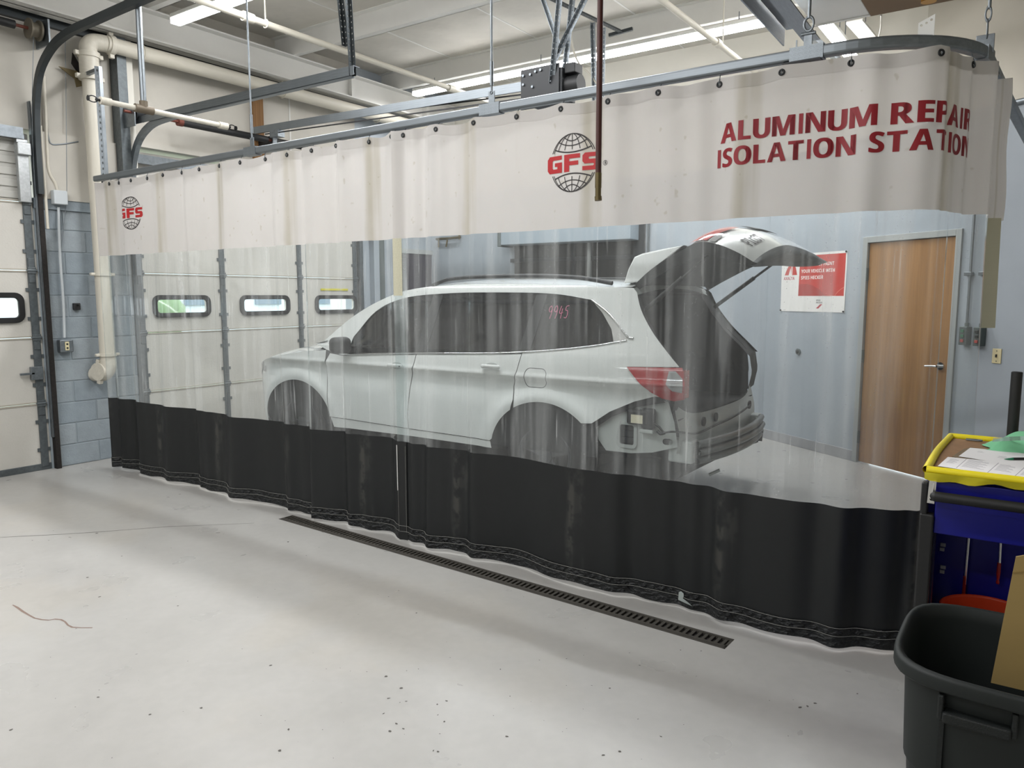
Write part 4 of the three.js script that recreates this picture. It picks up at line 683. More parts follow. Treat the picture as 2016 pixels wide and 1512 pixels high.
{ // electrics on the block pier
  const x = LEFT_X + 0.03, P = (px, py) => onX(px, py, x);
  const t = thing('junction_box', 'pale grey square junction box with cable and conduit on the pier', 'electrical box');
  const c = P(114, 389); part(t, 'box', bx(LEFT_X + 0.02, LEFT_X + 0.09, c.y - 0.065, c.y + 0.06, c.z - 0.06, c.z + 0.06, 0.008), M.paleBox);
  part(t, 'cable', tube([P(86, 150), P(90, 230), P(93, 300), P(97, 340), P(109, 362), P(113, 376)], 0.014, 8, 40), M.whitePipe);
  part(t, 'loose_cable', tube([P(87, 160), P(91, 230), P(95, 270), P(100, 283), P(120, 284), P(154, 279)], 0.007, 6, 40), M.galv);
  part(t, 'thin_wire', tube([P(128, 60), P(130, 200), P(131, 330), P(131, 390), P(126, 440), P(120, 490)], 0.003, 5, 40), M.galv);
  part(t, 'conduit', tube([P(115, 408), P(118, 500), P(125, 600), P(127, 665)], 0.012, 8, 30), M.paleBox); const o = P(128, 681);
  const ob = part(t, 'outlet_box', bx(LEFT_X, LEFT_X + 0.07, o.y - 0.06, o.y + 0.06, o.z - 0.06, o.z + 0.06, 0.012), M.galv, 'metal outlet box'); const f = new THREE.Mesh(bx(LEFT_X + 0.07, LEFT_X + 0.076, o.y - 0.04, o.y + 0.04, o.z - 0.018, o.z + 0.018, 0.003), M.ivory); f.name = 'receptacle'; ob.add(f);
  for (const k of [0.018, -0.018]) { const sl = new THREE.Mesh(bx(LEFT_X + 0.075, LEFT_X + 0.078, o.y + k - 0.008, o.y + k + 0.008, o.z - 0.008, o.z + 0.008), M.black); sl.name = 'socket'; ob.add(sl); }
  const h = thing('wall_hook', 'small black square hook on the block pier', 'hook'), q = P(152, 603); part(h, 'plate', bx(LEFT_X, LEFT_X + 0.035, q.y - 0.035, q.y + 0.03, q.z - 0.03, q.z + 0.03, 0.006), M.black); part(h, 'peg', rod(V(LEFT_X + 0.03, q.y + 0.01, q.z), V(LEFT_X + 0.08, q.y + 0.015, q.z), 0.008, 8), M.black);
}

// ================================================================ the car
{
  const CC = -5.725;                                             // centre line of the car, z
  const wid = piecewise([[0.2, 0.90], [0.36, 0.945], [0.5, 0.965], [0.72, 0.975], [0.86, 0.972], [0.945, 0.978], [0.985, 0.995], [1.02, 0.982], [1.1, 0.962], [1.18, 0.936], [1.3, 0.885], [1.45, 0.828], [1.6, 0.775], [1.68, 0.74], [1.74, 0.66]]);
  const axF = -5.885, axR = -3.05, axY = 0.365;
  function halfW(x, y) {
    let w = wid(y);
    if (x < -6.2) w -= 0.6 * Math.min(1.1, (-6.2 - x) / 0.63) ** 3;
    if (x > -2.75) w -= 0.085 * ((x + 2.75) / 0.75) ** 2;
    for (const a of [axF, axR]) { const r = Math.hypot(x - a, (y - axY) * 1.12); w += 0.016 * Math.exp(-(((r - 0.53) / 0.07) ** 2)) * (y < 0.95 ? 1 : 0); }
    if (y > 1.15 && x < -4.6) w -= 0.10 * clamp((-4.6 - x) / 1.0, 0, 1) ** 2;
    return w;
  }
  // outline in x, y -> the curved side of the body; s = 1 near side, -1 far side
  function side(pts, s = 1, inset = 0, holes = [], levels = 4) {
    const g = subdivide(new THREE.ShapeGeometry(poly(pts, holes)), levels), p = g.attributes.position, N = [];
    for (let i = 0; i < p.count; i++) {
      const x = p.getX(i), y = p.getY(i), w = halfW(x, y), e = 0.006, dx = (halfW(x + e, y) - halfW(x - e, y)) / (2 * e), dy = (halfW(x, y + e) - halfW(x, y - e)) / (2 * e), n = V(-dx, -dy, 1).normalize();
      p.setXYZ(i, x, y, CC + s * (w - inset)); N.push(n.x, n.y, s * n.z);
    }
    g.setAttribute('normal', new THREE.Float32BufferAttribute(N, 3)); return g;
  }
  const arch = (cx, rx, ry, a0, a1, n = 40) => Array.from({ length: n + 1 }, (_, i) => { const t = lerp(a0, a1, i / n) * Math.PI / 180; return [cx + rx * Math.cos(t), axY + ry * Math.sin(t)]; });
  const spline = (pts, n = 5) => { const c = new THREE.CatmullRomCurve3(pts.map(([x, y]) => V(x, y, 0)), false, 'centripetal'); return c.getPoints((pts.length - 1) * n).map((p) => [p.x, p.y]); };
  const car = thing('car', 'white family SUV with its tailgate raised and rear bumper taken off, behind the clear curtain', 'car');

  const frontArch = arch(axF, 0.495, 0.425, 0, 180), rearArch = arch(axR, 0.49, 0.435, 0, 180);
  // roof line, window opening and belt
  const roofLine = spline([[-5.62, 1.175], [-5.30, 1.385], [-4.97, 1.54], [-4.62, 1.645], [-4.14, 1.69], [-3.5, 1.695], [-3.0, 1.68], [-2.42, 1.655]]);
  const winTop = spline([[-5.17, 1.225], [-4.95, 1.46], [-4.66, 1.572], [-4.19, 1.618], [-3.5, 1.626], [-3.05, 1.612], [-2.74, 1.57]]);
  const winRear = spline([[-2.74, 1.57], [-2.58, 1.47], [-2.46, 1.36], [-2.40, 1.305]]);
  const belt = spline([[-2.40, 1.29], [-2.70, 1.235], [-3.33, 1.168], [-4.33, 1.12], [-5.2, 1.072]]);
  const hole = [...winTop, ...winRear.slice(1), ...belt];
  const dEdge = spline([[-2.40, 1.655], [-2.335, 1.50], [-2.22, 1.34], [-2.10, 1.215], [-2.015, 1.13]]);
  const lampTop = [[-2.36, 1.103]], lampLow = spline([[-2.36, 1.103], [-2.28, 1.02], [-2.18, 0.935], [-2.10, 0.90]]);
  const quarterLow = [[-2.155, 0.905], [-2.30, 0.86], [-2.48, 0.775], [-2.615, 0.68]];
  const doorGapR = [[-3.30, 0.785], [-3.305, 0.9], [-3.275, 1.02], [-3.25, 1.165]];
  const rArcQ = rearArch.filter(([x, y]) => y > 0.66 && x > -3.32);
  const fuelHole = rrect(-3.205, -3.005, 0.905, 1.055, 0.05);
  const beltOut = spline([[-3.25, 1.158], [-4.33, 1.108], [-5.22, 1.058], [-5.46, 1.10]]);
  const bodySide = [...roofLine, ...dEdge.slice(1), [-2.0, 1.115], ...lampLow, ...quarterLow, ...rArcQ.filter(([x]) => x < -2.62), ...doorGapR, ...beltOut.slice(1), [-5.62, 1.15]];
  const doorF = [[-5.425, 0.47], ...spline([[-5.43, 0.6], [-5.44, 0.8], [-5.44, 0.98], [-5.40, 1.068]]), [-5.22, 1.052], [-4.335, 1.102], [-4.35, 1.0], [-4.40, 0.82], [-4.435, 0.6], [-4.44, 0.455]];
  const doorR = [[-4.432, 0.455], [-4.427, 0.6], [-4.392, 0.82], [-4.342, 1.0], [-4.327, 1.103], [-3.258, 1.152], [-3.283, 1.02], [-3.313, 0.9], [-3.31, 0.80], ...rearArch.filter(([x, y]) => x < -3.31 && y > 0.46), [-3.545, 0.45]];
  const nose = spline([[-6.42, 0.945], [-6.58, 0.88], [-6.71, 0.74], [-6.76, 0.55], [-6.73, 0.36], [-6.62, 0.28]]);
  const fender = [...spline([[-5.46, 1.095], [-5.8, 1.065], [-6.15, 1.01], [-6.42, 0.945]]), ...nose.slice(1), [-6.40, 0.30], ...frontArch.slice().reverse().filter(([x, y]) => y > 0.37 && x < -5.40), [-5.432, 0.45], [-5.437, 0.6], [-5.447, 0.8], [-5.447, 0.98]];
  const sill = [[-5.40, 0.37], [-5.43, 0.462], [-4.44, 0.447], [-3.55, 0.442], [-3.545, 0.385], [-4.4, 0.385]];
  for (const s of [1, -1]) {
    part(car, 'body_side', side(bodySide, s, 0, s > 0 ? [hole, fuelHole] : [hole]), M.carWhite);
    part(car, 'front_door', side(doorF, s), M.carWhite); part(car, 'rear_door', side(doorR, s), M.carWhite);
    part(car, 'front_fender', side(fender, s), M.carWhite); part(car, 'sill', side(sill, s, 0.012), M.carWhite);
    // dark shell just inside, so that gaps and glass have depth behind them
    part(car, 'inner_shell', side([[-6.55, 0.32], [-6.55, 0.80], [-5.6, 1.08], [-5.2, 1.35], [-4.6, 1.6], [-3.5, 1.66], [-2.46, 1.62], [-2.12, 1.16], [-2.12, 0.95], [-2.35, 0.83], [-2.6, 0.66], [-2.6, 0.42], [-3.5, 0.40], [-5.3, 0.40]], s, 0.03, [], 3), M.carDark);
    // glass: three panes between dark pillars
    const cut = (x0, x1, slope) => { const xs = (y) => [x0 + slope[0] * (y - 1.35), x1 + slope[1] * (y - 1.35)]; const top = winTop.concat(winRear).filter(([x, y]) => x > xs(y)[0] && x < xs(y)[1]), bot = belt.slice().reverse().filter(([x, y]) => x > xs(y)[0] && x < xs(y)[1]); const q = [...top]; const edge = (k) => { const pick = (arr) => { let best = null; for (let i = 0; i < arr.length - 1; i++) for (let t = 0; t <= 1; t += 0.1) { const x = lerp(arr[i][0], arr[i + 1][0], t), y = lerp(arr[i][1], arr[i + 1][1], t), d = Math.abs(x - xs(y)[k]); if (!best || d < best[2]) best = [x, y, d]; } return best; }; return [pick(winTop.concat(winRear)), pick(belt)]; }; const L = edge(0), R = edge(1); return [[L[0][0], L[0][1]], ...top, [R[0][0], R[0][1]], [R[1][0], R[1][1]], ...bot.slice().reverse(), [L[1][0], L[1][1]]]; };
    part(car, 'window_glass', side(hole, s, 0.012), M.glassDark, 'dark tinted side glass');
    for (const [x0, x1] of [[-4.36, -4.24], [-3.30, -3.19]]) { const yt = 1.612, yb = x0 < -4 ? 1.128 : 1.185; part(car, 'pillar_trim', side([[x0 + 0.06, yt], [x1 + 0.05, yt], [x1, yb], [x0, yb]], s, 0.008), M.black, 'black window pillar'); }
    const belt3 = belt.map(([x, y]) => V(x, y - 0.006, CC + s * (halfW(x, y) + 0.004)));
    part(car, 'belt_moulding', tube(belt3, 0.007, 6, 60), M.chrome, 'thin chrome strip under the side windows');
    part(car, 'rear_glass_moulding', tube([...winRear, [-2.36, 1.30]].map(([x, y]) => V(x + 0.006, y, CC + s * (halfW(x, y) + 0.003))), 0.008, 6, 30), M.chrome);
    part(car, 'rear_glass_trim', side([...winRear, [-2.40, 1.29], [-2.50, 1.272], [-2.535, 1.36], [-2.63, 1.475]], s, 0.004, [], 3), std(0xb9bab8, 0.25, 0.7), 'pale metal trim behind the rear side glass');
    // handles
    for (const [x, y] of [[-4.53, 1.0], [-3.52, 1.045]]) {
      const w = CC + s * (halfW(x, y) + 0.022), h = part(car, 'door_handle', new THREE.CapsuleGeometry(0.017, 0.15, 6, 12).rotateZ(Math.PI / 2).scale(1, 1, 0.7).translate(x, y, w), M.carWhite);
      const cup = new THREE.Mesh(new THREE.SphereGeometry(0.06, 16, 8).scale(1.1, 0.55, 0.12).translate(x, y, CC + s * halfW(x, y)), M.carInner); cup.name = 'handle_cup'; h.add(cup);
      if (x < -4) { const lock = new THREE.Mesh(new THREE.CylinderGeometry(0.007, 0.007, 0.02, 10).rotateX(Math.PI / 2).translate(x + 0.06, y - 0.002, w + 0.004), M.black); lock.name = 'lock'; h.add(lock); }
    }
    // wheel wells and wheels
    for (const a of [axF, axR]) {
      const l = new THREE.CylinderGeometry(0.5, 0.5, 0.42, 32, 1, true, -Math.PI / 2, Math.PI); l.rotateX(Math.PI / 2); l.scale(0.97, 0.85, 1); l.translate(a, axY, CC + s * 0.74);
      const disc = new THREE.CircleGeometry(0.5, 24, 0, Math.PI).scale(0.98, 0.87, 1); disc.translate(a, axY, CC + s * 0.55);
      part(car, 'wheel_well', [l, disc], M.linerDark, 'dark wheel arch liner');
      const tyre = new THREE.LatheGeometry([[0.235, -0.11], [0.3, -0.12], [0.35, -0.105], [0.372, -0.075], [0.376, 0], [0.372, 0.075], [0.35, 0.105], [0.3, 0.12], [0.235, 0.11]].map(([r, z]) => new THREE.Vector2(r, z)), 40); tyre.rotateX(Math.PI / 2); tyre.translate(a, 0.376, CC + s * 0.82);
      const wh = part(car, 'wheel', tyre, M.rubber, 'black tyre');
      const spokes = [new THREE.TorusGeometry(0.225, 0.02, 8, 32).translate(0, 0, 0.1), new THREE.CylinderGeometry(0.06, 0.06, 0.05, 16).rotateX(Math.PI / 2).translate(0, 0, 0.08)];
      for (let k = 0; k < 5; k++) spokes.push(bx(-0.03, 0.03, 0.04, 0.225, 0.07, 0.1, 0.01).rotateZ(k * Math.PI * 0.4));
      const rim = new THREE.Mesh(merge(spokes), M.trimGrey); rim.name = 'rim'; if (s < 0) rim.rotation.y = Math.PI; rim.position.set(a, 0.376, CC + s * 0.82); wh.add(rim);
    }
    // roof rail
    part(car, 'roof_rail', tube([V(-4.36, 1.69, CC + s * 0.70), V(-4.2, 1.735, CC + s * 0.70), V(-3.5, 1.757, CC + s * 0.695), V(-2.9, 1.735, CC + s * 0.69), V(-2.62, 1.692, CC + s * 0.685)], 0.017, 8, 40), M.blackSteel, 'black roof rail');
    // tail lamp on the body
    if (s > 0) { const lamp = part(car, 'tail_lamp', side([[-2.36, 1.103], [-2.27, 1.105], [-1.975, 1.112], [-1.945, 1.0], [-1.95, 0.895], [-2.02, 0.88], [-2.10, 0.895], [-2.18, 0.935], [-2.28, 1.02]], s, -0.012), M.lampRed, 'red wrap-round tail lamp');
    const clr = new THREE.Mesh(side([[-2.06, 1.085], [-1.975, 1.09], [-1.955, 0.99], [-1.965, 0.94], [-2.03, 0.95], [-2.07, 1.0]], s, -0.016), M.lampClear); clr.name = 'clear_lens'; lamp.add(clr);
    const lampBack = new THREE.Mesh(bx(-2.2, -1.955, 0.9, 1.09, CC + s * 0.80, CC + s * 0.9), M.lampRed); lampBack.name = 'lamp_body'; lamp.add(lampBack); }
    // mirror
    part(car, 'door_mirror', [new RoundedBoxGeometry(0.13, 0.15, 0.2, 3, 0.05).translate(-5.15, 1.155, CC + s * 1.07), bar(V(-5.12, 1.10, CC + s * 0.93), V(-5.14, 1.12, CC + s * 1.03), 0.07, 0.04)], M.black, 'black door mirror');
    // head lamp
    part(car, 'head_lamp', side([[-6.40, 0.94], [-6.56, 0.89], [-6.66, 0.80], [-6.60, 0.77], [-6.44, 0.86]], s, -0.006), M.lampClear, 'clear head lamp');
    part(car, 'fender_marker', side(rect(-6.42, -6.36, 0.84, 0.9), s, -0.004), M.lampClear);
    // quarter structure laid bare by the missing bumper
    const qp = [[-2.62, 0.655], [-2.48, 0.745], [-2.30, 0.83], [-2.17, 0.88], [-2.09, 0.86], [-2.045, 0.72], [-2.02, 0.545], [-2.2, 0.49], [-2.36, 0.47], [-2.54, 0.475], [-2.60, 0.55]].map(([x, y]) => [x, y]);
    const vent = rrect(-2.44, -2.325, 0.53, 0.68, 0.02), oval = rrect(-2.125, -2.055, 0.555, 0.6, 0.021);
    part(car, 'quarter_inner_panel', side(qp, s, 0.075, [vent, oval], 3), std(0xb6bbb8, 0.4), 'bare grey-white sheet metal behind the missing bumper');
    part(car, 'seam_sealer', side([[-2.615, 0.675], [-2.48, 0.77], [-2.30, 0.855], [-2.15, 0.90], [-2.10, 0.86], [-2.3, 0.815], [-2.49, 0.73], [-2.61, 0.64]], s, 0.05, [], 2), M.trimGrey, 'dark ragged edge under the quarter panel');
    if (s > 0) {
      const z = CC + halfW(-2.38, 0.6) - 0.085;
      part(car, 'fuel_door', side(rrect(-3.2, -3.01, 0.91, 1.05, 0.046), 1, 0.001, [], 3), M.carWhite);
      const v = part(car, 'cabin_vent', bx(-2.45, -2.32, 0.525, 0.69, z - 0.03, z - 0.02), M.black, 'black vent behind the quarter panel');
      for (let k = 0; k < 3; k++) { const q = new THREE.Mesh(bx(-2.438, -2.33, 0.54 + k * 0.048, 0.583 + k * 0.048, z - 0.018, z - 0.008).applyMatrix4(new THREE.Matrix4()), M.trimGrey); q.name = 'vent_flap'; v.add(q); }
      part(car, 'vent_frame', (() => { const g = slab(rrect(-2.462, -2.305, 0.51, 0.70, 0.035), 0.014, [rrect(-2.44, -2.325, 0.53, 0.68, 0.02)], 0.003); g.translate(0, 0, z + 0.002); return g; })(), M.carInner);
      const mod = part(car, 'control_module', [bx(-2.37, -2.20, 0.69, 0.80, z, z + 0.06, 0.02), bx(-2.26, -2.16, 0.665, 0.815, z, z + 0.055, 0.02)], M.black, 'black control module with a beige label');
      const lb = new THREE.Mesh(bx(-2.33, -2.24, 0.705, 0.765, z + 0.061, z + 0.063), std(0xcdc7ae, 0.7)); lb.name = 'module_label'; mod.add(lb);
      part(car, 'bracket', bx(-2.27, -2.165, 0.635, 0.665, z, z + 0.05, 0.01), M.carInner);
      part(car, 'wiring', [tube([V(-2.17, 0.71, z + 0.03), V(-2.12, 0.69, z + 0.04), V(-2.09, 0.655, z + 0.04), V(-2.05, 0.665, z + 0.04), V(-1.99, 0.66, z - 0.02), V(-1.94, 0.635, z - 0.15), V(-1.93, 0.64, z - 0.5), V(-1.93, 0.655, z - 1.0), V(-1.94, 0.69, z - 1.4)], 0.008, 6, 60), tube([V(-2.14, 0.66, z + 0.03), V(-2.11, 0.645, z + 0.04), V(-2.08, 0.655, z + 0.04)], 0.012, 6, 12)], M.black, 'black wiring loom across the bare rear panel');
    }
  }
  // hood, windscreen, roof, nose
  const edgeY = piecewise(roofLine.filter((_, i) => i % 3 === 0));
  part(car, 'roof_panel', gridSurface((u, v) => { const x = lerp(-4.72, -2.44, u), k = lerp(-1, 1, v), ye = edgeY(x) - 0.004; return V(x + (u < 0.02 ? 0.10 * (1 - k * k) * -1 : 0), ye + 0.062 * (1 - k * k), CC - k * (halfW(x, ye) - 0.002)); }, 30, 20), M.carWhite);
  part(car, 'windscreen', gridSurface((u, v) => { const x = lerp(-5.63, -4.72, u), k = lerp(-1, 1, v), ye = edgeY(x) - 0.012; return V(x - 0.10 * (1 - k * k), ye + 0.05 * (1 - k * k), CC - k * (halfW(x, ye) - 0.05)); }, 14, 16), M.glassDark, 'dark windscreen');
  part(car, 'hood', gridSurface((u, v) => { const x = lerp(-6.6, -5.5, u), k = lerp(-1, 1, v), ye = piecewise([[-6.6, 0.87], [-6.42, 0.945], [-6.15, 1.01], [-5.8, 1.065], [-5.46, 1.1]])(x); return V(x - 0.12 * (1 - k * k) * (1 - u), ye + 0.075 * (1 - k * k * k * k), CC - k * (halfW(x, ye) - 0.004)); }, 18, 20), M.carWhite);
  part(car, 'front_bumper', gridSurface((u, v) => { const y = lerp(0.28, 0.9, v), k = lerp(-1, 1, u); return V(-6.62 - 0.16 * (1 - k ** 4) - 0.03 * Math.sin(Math.PI * v), y, CC - k * halfW(-6.66, y)); }, 24, 10), M.carWhite);
  part(car, 'underbody', bx(-6.4, -2.2, 0.24, 0.42, CC - 0.72, CC + 0.72, 0.03), M.carDark);
  // boot: floor, seat backs, inner trim, rear frame
  part(car, 'boot_floor', bx(-3.6, -2.02, 0.70, 0.74, CC - 0.82, CC + 0.82), M.carDark);
  part(car, 'seat_backs', [new RoundedBoxGeometry(0.14, 0.62, 0.66, 3, 0.05).translate(-3.1, 1.03, CC - 0.37), new RoundedBoxGeometry(0.14, 0.62, 0.66, 3, 0.05).translate(-3.1, 1.03, CC + 0.37), new RoundedBoxGeometry(0.1, 0.2, 0.26, 3, 0.04).translate(-3.08, 1.43, CC - 0.37), new RoundedBoxGeometry(0.1, 0.2, 0.26, 3, 0.04).translate(-3.08, 1.43, CC + 0.37)], M.carDark, 'black folded rear seat backs');
  for (const s of [1, -1]) {
    part(car, 'boot_side_trim', side([[-3.2, 0.72], [-3.2, 1.6], [-2.5, 1.6], [-2.37, 1.5], [-2.25, 1.33], [-2.07, 1.14], [-2.05, 0.80], [-2.1, 0.72]], s, 0.09, [], 3), M.trimGrey, 'charcoal boot side trim');
    const jam = []; const ed = [[-2.42, 1.635], [-2.345, 1.49], [-2.23, 1.33], [-2.11, 1.205], [-2.02, 1.11], [-2.005, 0.95], [-2.03, 0.82]];
    part(car, 'opening_frame', gridSurface((u, v) => { const k = Math.min(ed.length - 2, Math.floor(u * (ed.length - 1))), t = u * (ed.length - 1) - k, x = lerp(ed[k][0], ed[k + 1][0], t), y = lerp(ed[k][1], ed[k + 1][1], t), w = halfW(x, y); return V(x - 0.01 * v, y - 0.03 * v, CC + s * lerp(w - 0.002, w - 0.13, v)); }, 24, 4), M.trimGrey, 'dark painted frame of the tailgate opening');
  }
  part(car, 'roof_lip', gridSurface((u, v) => { const k = lerp(-1, 1, u); return V(-2.44 + 0.03 * v, 1.648 + 0.058 * (1 - k * k) - 0.05 * v, CC - k * 0.74); }, 16, 3), M.carInner, 'pale edge of the roof over the opening');
  part(car, 'rear_panel', gridSurface((u, v) => { const k = lerp(-1, 1, u), top = 0.745 + 0.12 * k ** 6; return V(-2.02 + 0.06 * (1 - k * k) + 0.02 * Math.sin(v * 5), lerp(0.50, top, v), CC - k * 0.84); }, 28, 10), std(0xb4b9b6, 0.38), 'bare grey-white rear body panel');
  for (const k of [-0.55, 0.25, 0.5]) part(car, 'panel_hole', new THREE.CylinderGeometry(0.035, 0.035, 0.012, 16).rotateZ(Math.PI / 2).translate(-1.955, 0.69, CC + k), M.black);
  // bumper beam: two ribs on a curved bar, held by end brackets
  const beamAt = (k, y, o = 0) => V(-1.93 + 0.09 * (1 - k * k) + o, y, CC - k * 0.74);
  const curve = (y, o) => tube(Array.from({ length: 13 }, (_, i) => beamAt(lerp(-1, 1, i / 12), y, o)), 0.028, 8, 40);
  part(car, 'bumper_beam', [curve(0.565, 0.02), curve(0.505, 0.03), curve(0.445, 0.02), gridSurface((u, v) => beamAt(lerp(-1, 1, u), lerp(0.43, 0.58, v), 0.01), 24, 4)], std(0x8b8f8d, 0.42, 0.5, { map: mottle(53, 0.75, 1, 6, 4, [3, 3]) }), 'grey steel bumper reinforcement beam');
  for (const s of [1, -1]) part(car, 'beam_bracket', [bx(-2.1, -1.92, 0.43, 0.59, CC + s * 0.66, CC + s * 0.8, 0.015), bx(-1.93, -1.9, 0.45, 0.5, CC + s * 0.64, CC + s * 0.7), bx(-1.93, -1.9, 0.52, 0.57, CC + s * 0.64, CC + s * 0.7)], M.carInner);
  part(car, 'tow_hook', [bar(V(-1.88, 0.45, CC + 0.34), V(-1.88, 0.31, CC + 0.34), 0.05, 0.02), bar(V(-1.88, 0.31, CC + 0.34), V(-1.95, 0.27, CC + 0.37), 0.04, 0.015)], M.carInner);
  part(car, 'hanger_bracket', [bar(V(-1.88, 0.46, CC - 0.62), V(-1.88, 0.38, CC - 0.6), 0.05, 0.015), tube([V(-1.9, 0.38, CC - 0.6), V(-1.95, 0.37, CC - 0.45), V(-2.0, 0.4, CC - 0.3)], 0.02, 6, 12)], M.trimGrey);
  part(car, 'silencer', new THREE.CapsuleGeometry(0.13, 0.9, 6, 16).rotateX(Math.PI / 2).translate(-2.22, 0.34, CC + 0.1), M.linerDark, 'dark silencer under the rear');

  // raised tailgate: v runs from the hinge to the lower edge, u across
  const gp = [[-2.43, 1.70], [-2.27, 1.83], [-2.12, 1.96], [-2.0, 2.05], [-1.89, 2.10], [-1.76, 2.085], [-1.63, 2.03], [-1.53, 1.965]];
  const gx = piecewise(gp.map(([x], i) => [i / 7, x])), gy = piecewise(gp.map(([, y], i) => [i / 7, y]));
  const gw = piecewise([[0, 0.70], [0.3, 0.74], [0.5, 0.78], [0.75, 0.74], [1, 0.62]]);
  const gate = (u, v, d = 0) => { const k = lerp(1, -1, u), e = 0.004, tx = gx(Math.min(1, v + e)) - gx(Math.max(0, v - e)), ty = gy(Math.min(1, v + e)) - gy(Math.max(0, v - e)), L = Math.hypot(tx, ty), drop = (k > 0 ? 0.12 : 0.07) * smooth(v, 0.05, 0.5) * k * k + 0.02 * k ** 6; return V(gx(v) + ty / L * d + (k > 0 ? -0.07 : 0.10) * k * k * v, gy(v) - drop - tx / L * d, CC + k * gw(v)); };
  const tg = part(car, 'tailgate', gridSurface((u, v) => gate(u, lerp(0.47, 1, v)), 30, 20), M.carWhite, 'white lower half of the raised tailgate');
  const sub = (name, g, mat, label) => { const m = new THREE.Mesh(Array.isArray(g) ? merge(g) : g, mat); m.name = name; if (label) m.userData.label = label; tg.add(m); return m; };
  sub('rear_glass', gridSurface((u, v) => gate(lerp(0.02, 0.98, u), lerp(0.06, 0.47, v), 0), 20, 14), M.glassDark, 'dark tailgate glass');
  sub('inner_trim', gridSurface((u, v) => gate(lerp(0.01, 0.99, u), lerp(0.02, 0.97, v), 0.05 + 0.05 * Math.sin(Math.PI * v)), 24, 24), M.trimGrey, 'charcoal inside lining of the tailgate');
  for (const u of [0, 1]) sub('gate_edge', gridSurface((a, v) => gate(u ? lerp(0.99, 1, a) : lerp(0, 0.01, a), v, lerp(0, 0.05 + 0.05 * Math.sin(Math.PI * v), u ? 1 - a : a)), 3, 24), M.trimGrey);
  sub('lower_flange', gridSurface((u, v) => { const k = lerp(1, -1, u), q = gate(u, 1), dn = 0.025 + 0.125 * (1 - k * k) ** 0.7; return q.add(V(0.035 * Math.sin(Math.PI * v) - 0.02 * v, -dn * v, 0)); }, 24, 6), std(0x6f7272, 0.6, 0, { map: mottle(54, 0.8, 1, 6, 4, [3, 3]) }), 'grey inner flange along the tailgate lower edge');
  for (const k of [-0.55, -0.3, 0.1]) sub('drain_plug', new THREE.CylinderGeometry(0.012, 0.012, 0.01, 10).rotateZ(Math.PI / 2).translate(gate(0.5 - k / 2, 1).x + 0.02, gate(0.5 - k / 2, 1).y - 0.05, CC + k * 0.62), M.black);
  { const g = slab([[-2.53, 1.692], [-2.50, 1.78], [-2.455, 1.862], [-2.40, 1.882], [-2.22, 1.912], [-2.10, 1.935], [-2.25, 1.83], [-2.42, 1.70]], 1.28, [], 0.012); g.translate(0, 0.01, CC - 0.64); sub('spoiler', g, M.carWhite, 'white roof spoiler'); }
  for (const s of [0, 1]) { const a = s ? 0.72 : 0.0, b = s ? 1.0 : 0.28; sub('gate_lamp', gridSurface((u, v) => { const q = gate(lerp(a, b, u), lerp(0.47 + 0.06 * u, 0.64 + 0.04 * u, v), -0.012); return q; }, 6, 6), M.lampRed, 'red lamp insert in the tailgate'); }
  sub('clear_insert', gridSurface((u, v) => gate(lerp(0.0, 0.10, u), lerp(0.65, 0.70, v), -0.011), 5, 4), M.lampClear);
  sub('plate_garnish', gridSurface((u, v) => gate(lerp(0.4, 0.72, u), lerp(0.60, 0.74, v), -0.012), 10, 4), M.blackSteel, 'dark garnish over the number plate');
  // raised badge letters
  const bg = subdivide(new THREE.ShapeGeometry(font.generateShapes('PILOT', 1), 2), 1); bg.computeBoundingBox(); { const b = bg.boundingBox, p = bg.attributes.position, N = []; for (let i = 0; i < p.count; i++) { const q = gate(lerp(0.10, 0.26, (p.getX(i) - b.min.x) / (b.max.x - b.min.x)), lerp(0.90, 0.80, (p.getY(i) - b.min.y) / (b.max.y - b.min.y)), -0.006); p.setXYZ(i, q.x, q.y, q.z); } bg.computeVertexNormals(); sub('badge', bg, M.inkBlack, 'small dark badge letters PILOT'); }
  for (const [s, z] of [[1, CC + 0.66], [-1, CC - 0.66]]) { const a = V(-2.34, 1.50, CC + s * 0.70), b = gate(s > 0 ? 0.03 : 0.97, 0.70, 0.06); part(car, 'gas_strut', [rod(a, a.clone().lerp(b, 0.55), 0.017, 10), rod(a.clone().lerp(b, 0.5), b, 0.010, 10)], M.black, 'black tailgate strut'); }
  for (const s of [0.5, -0.5]) part(car, 'gate_hinge', bar(V(-2.5, 1.69, CC + s), V(-2.36, 1.74, CC + s), 0.05, 0.02), M.black);
  // pink figures written on the rear side glass
  const strokes = { 9: [[[0.75, 0.75], [0.5, 0.98], [0.15, 0.85], [0.12, 0.6], [0.4, 0.5], [0.72, 0.7], [0.75, 0.8], [0.7, 0.4], [0.5, 0]]], 4: [[[0.35, 0.95], [0.15, 0.4], [0.85, 0.45]], [[0.65, 0.75], [0.55, 0]]], 5: [[[0.85, 0.95], [0.3, 0.9], [0.25, 0.6], [0.6, 0.6], [0.75, 0.3], [0.5, 0.02], [0.1, 0.08]]] };
  const ink = [], gz = -4.85; ['9', '9', '4', '5'].forEach((d, i) => { for (const st of strokes[d]) ink.push(tube(st.map(([x, y]) => { const q = onZ(1071 + i * 10.5 + x * 9, 628 - i * 0.3 - y * 26, gz), w = halfW(q.x, q.y); return V(q.x, q.y, CC + w - 0.009); }), 0.0035, 5, 24)); });
  part(car, 'window_writing', ink, std(0xc86f8c, 0.7), 'pink handwritten figures 9945 on the rear side glass');
}

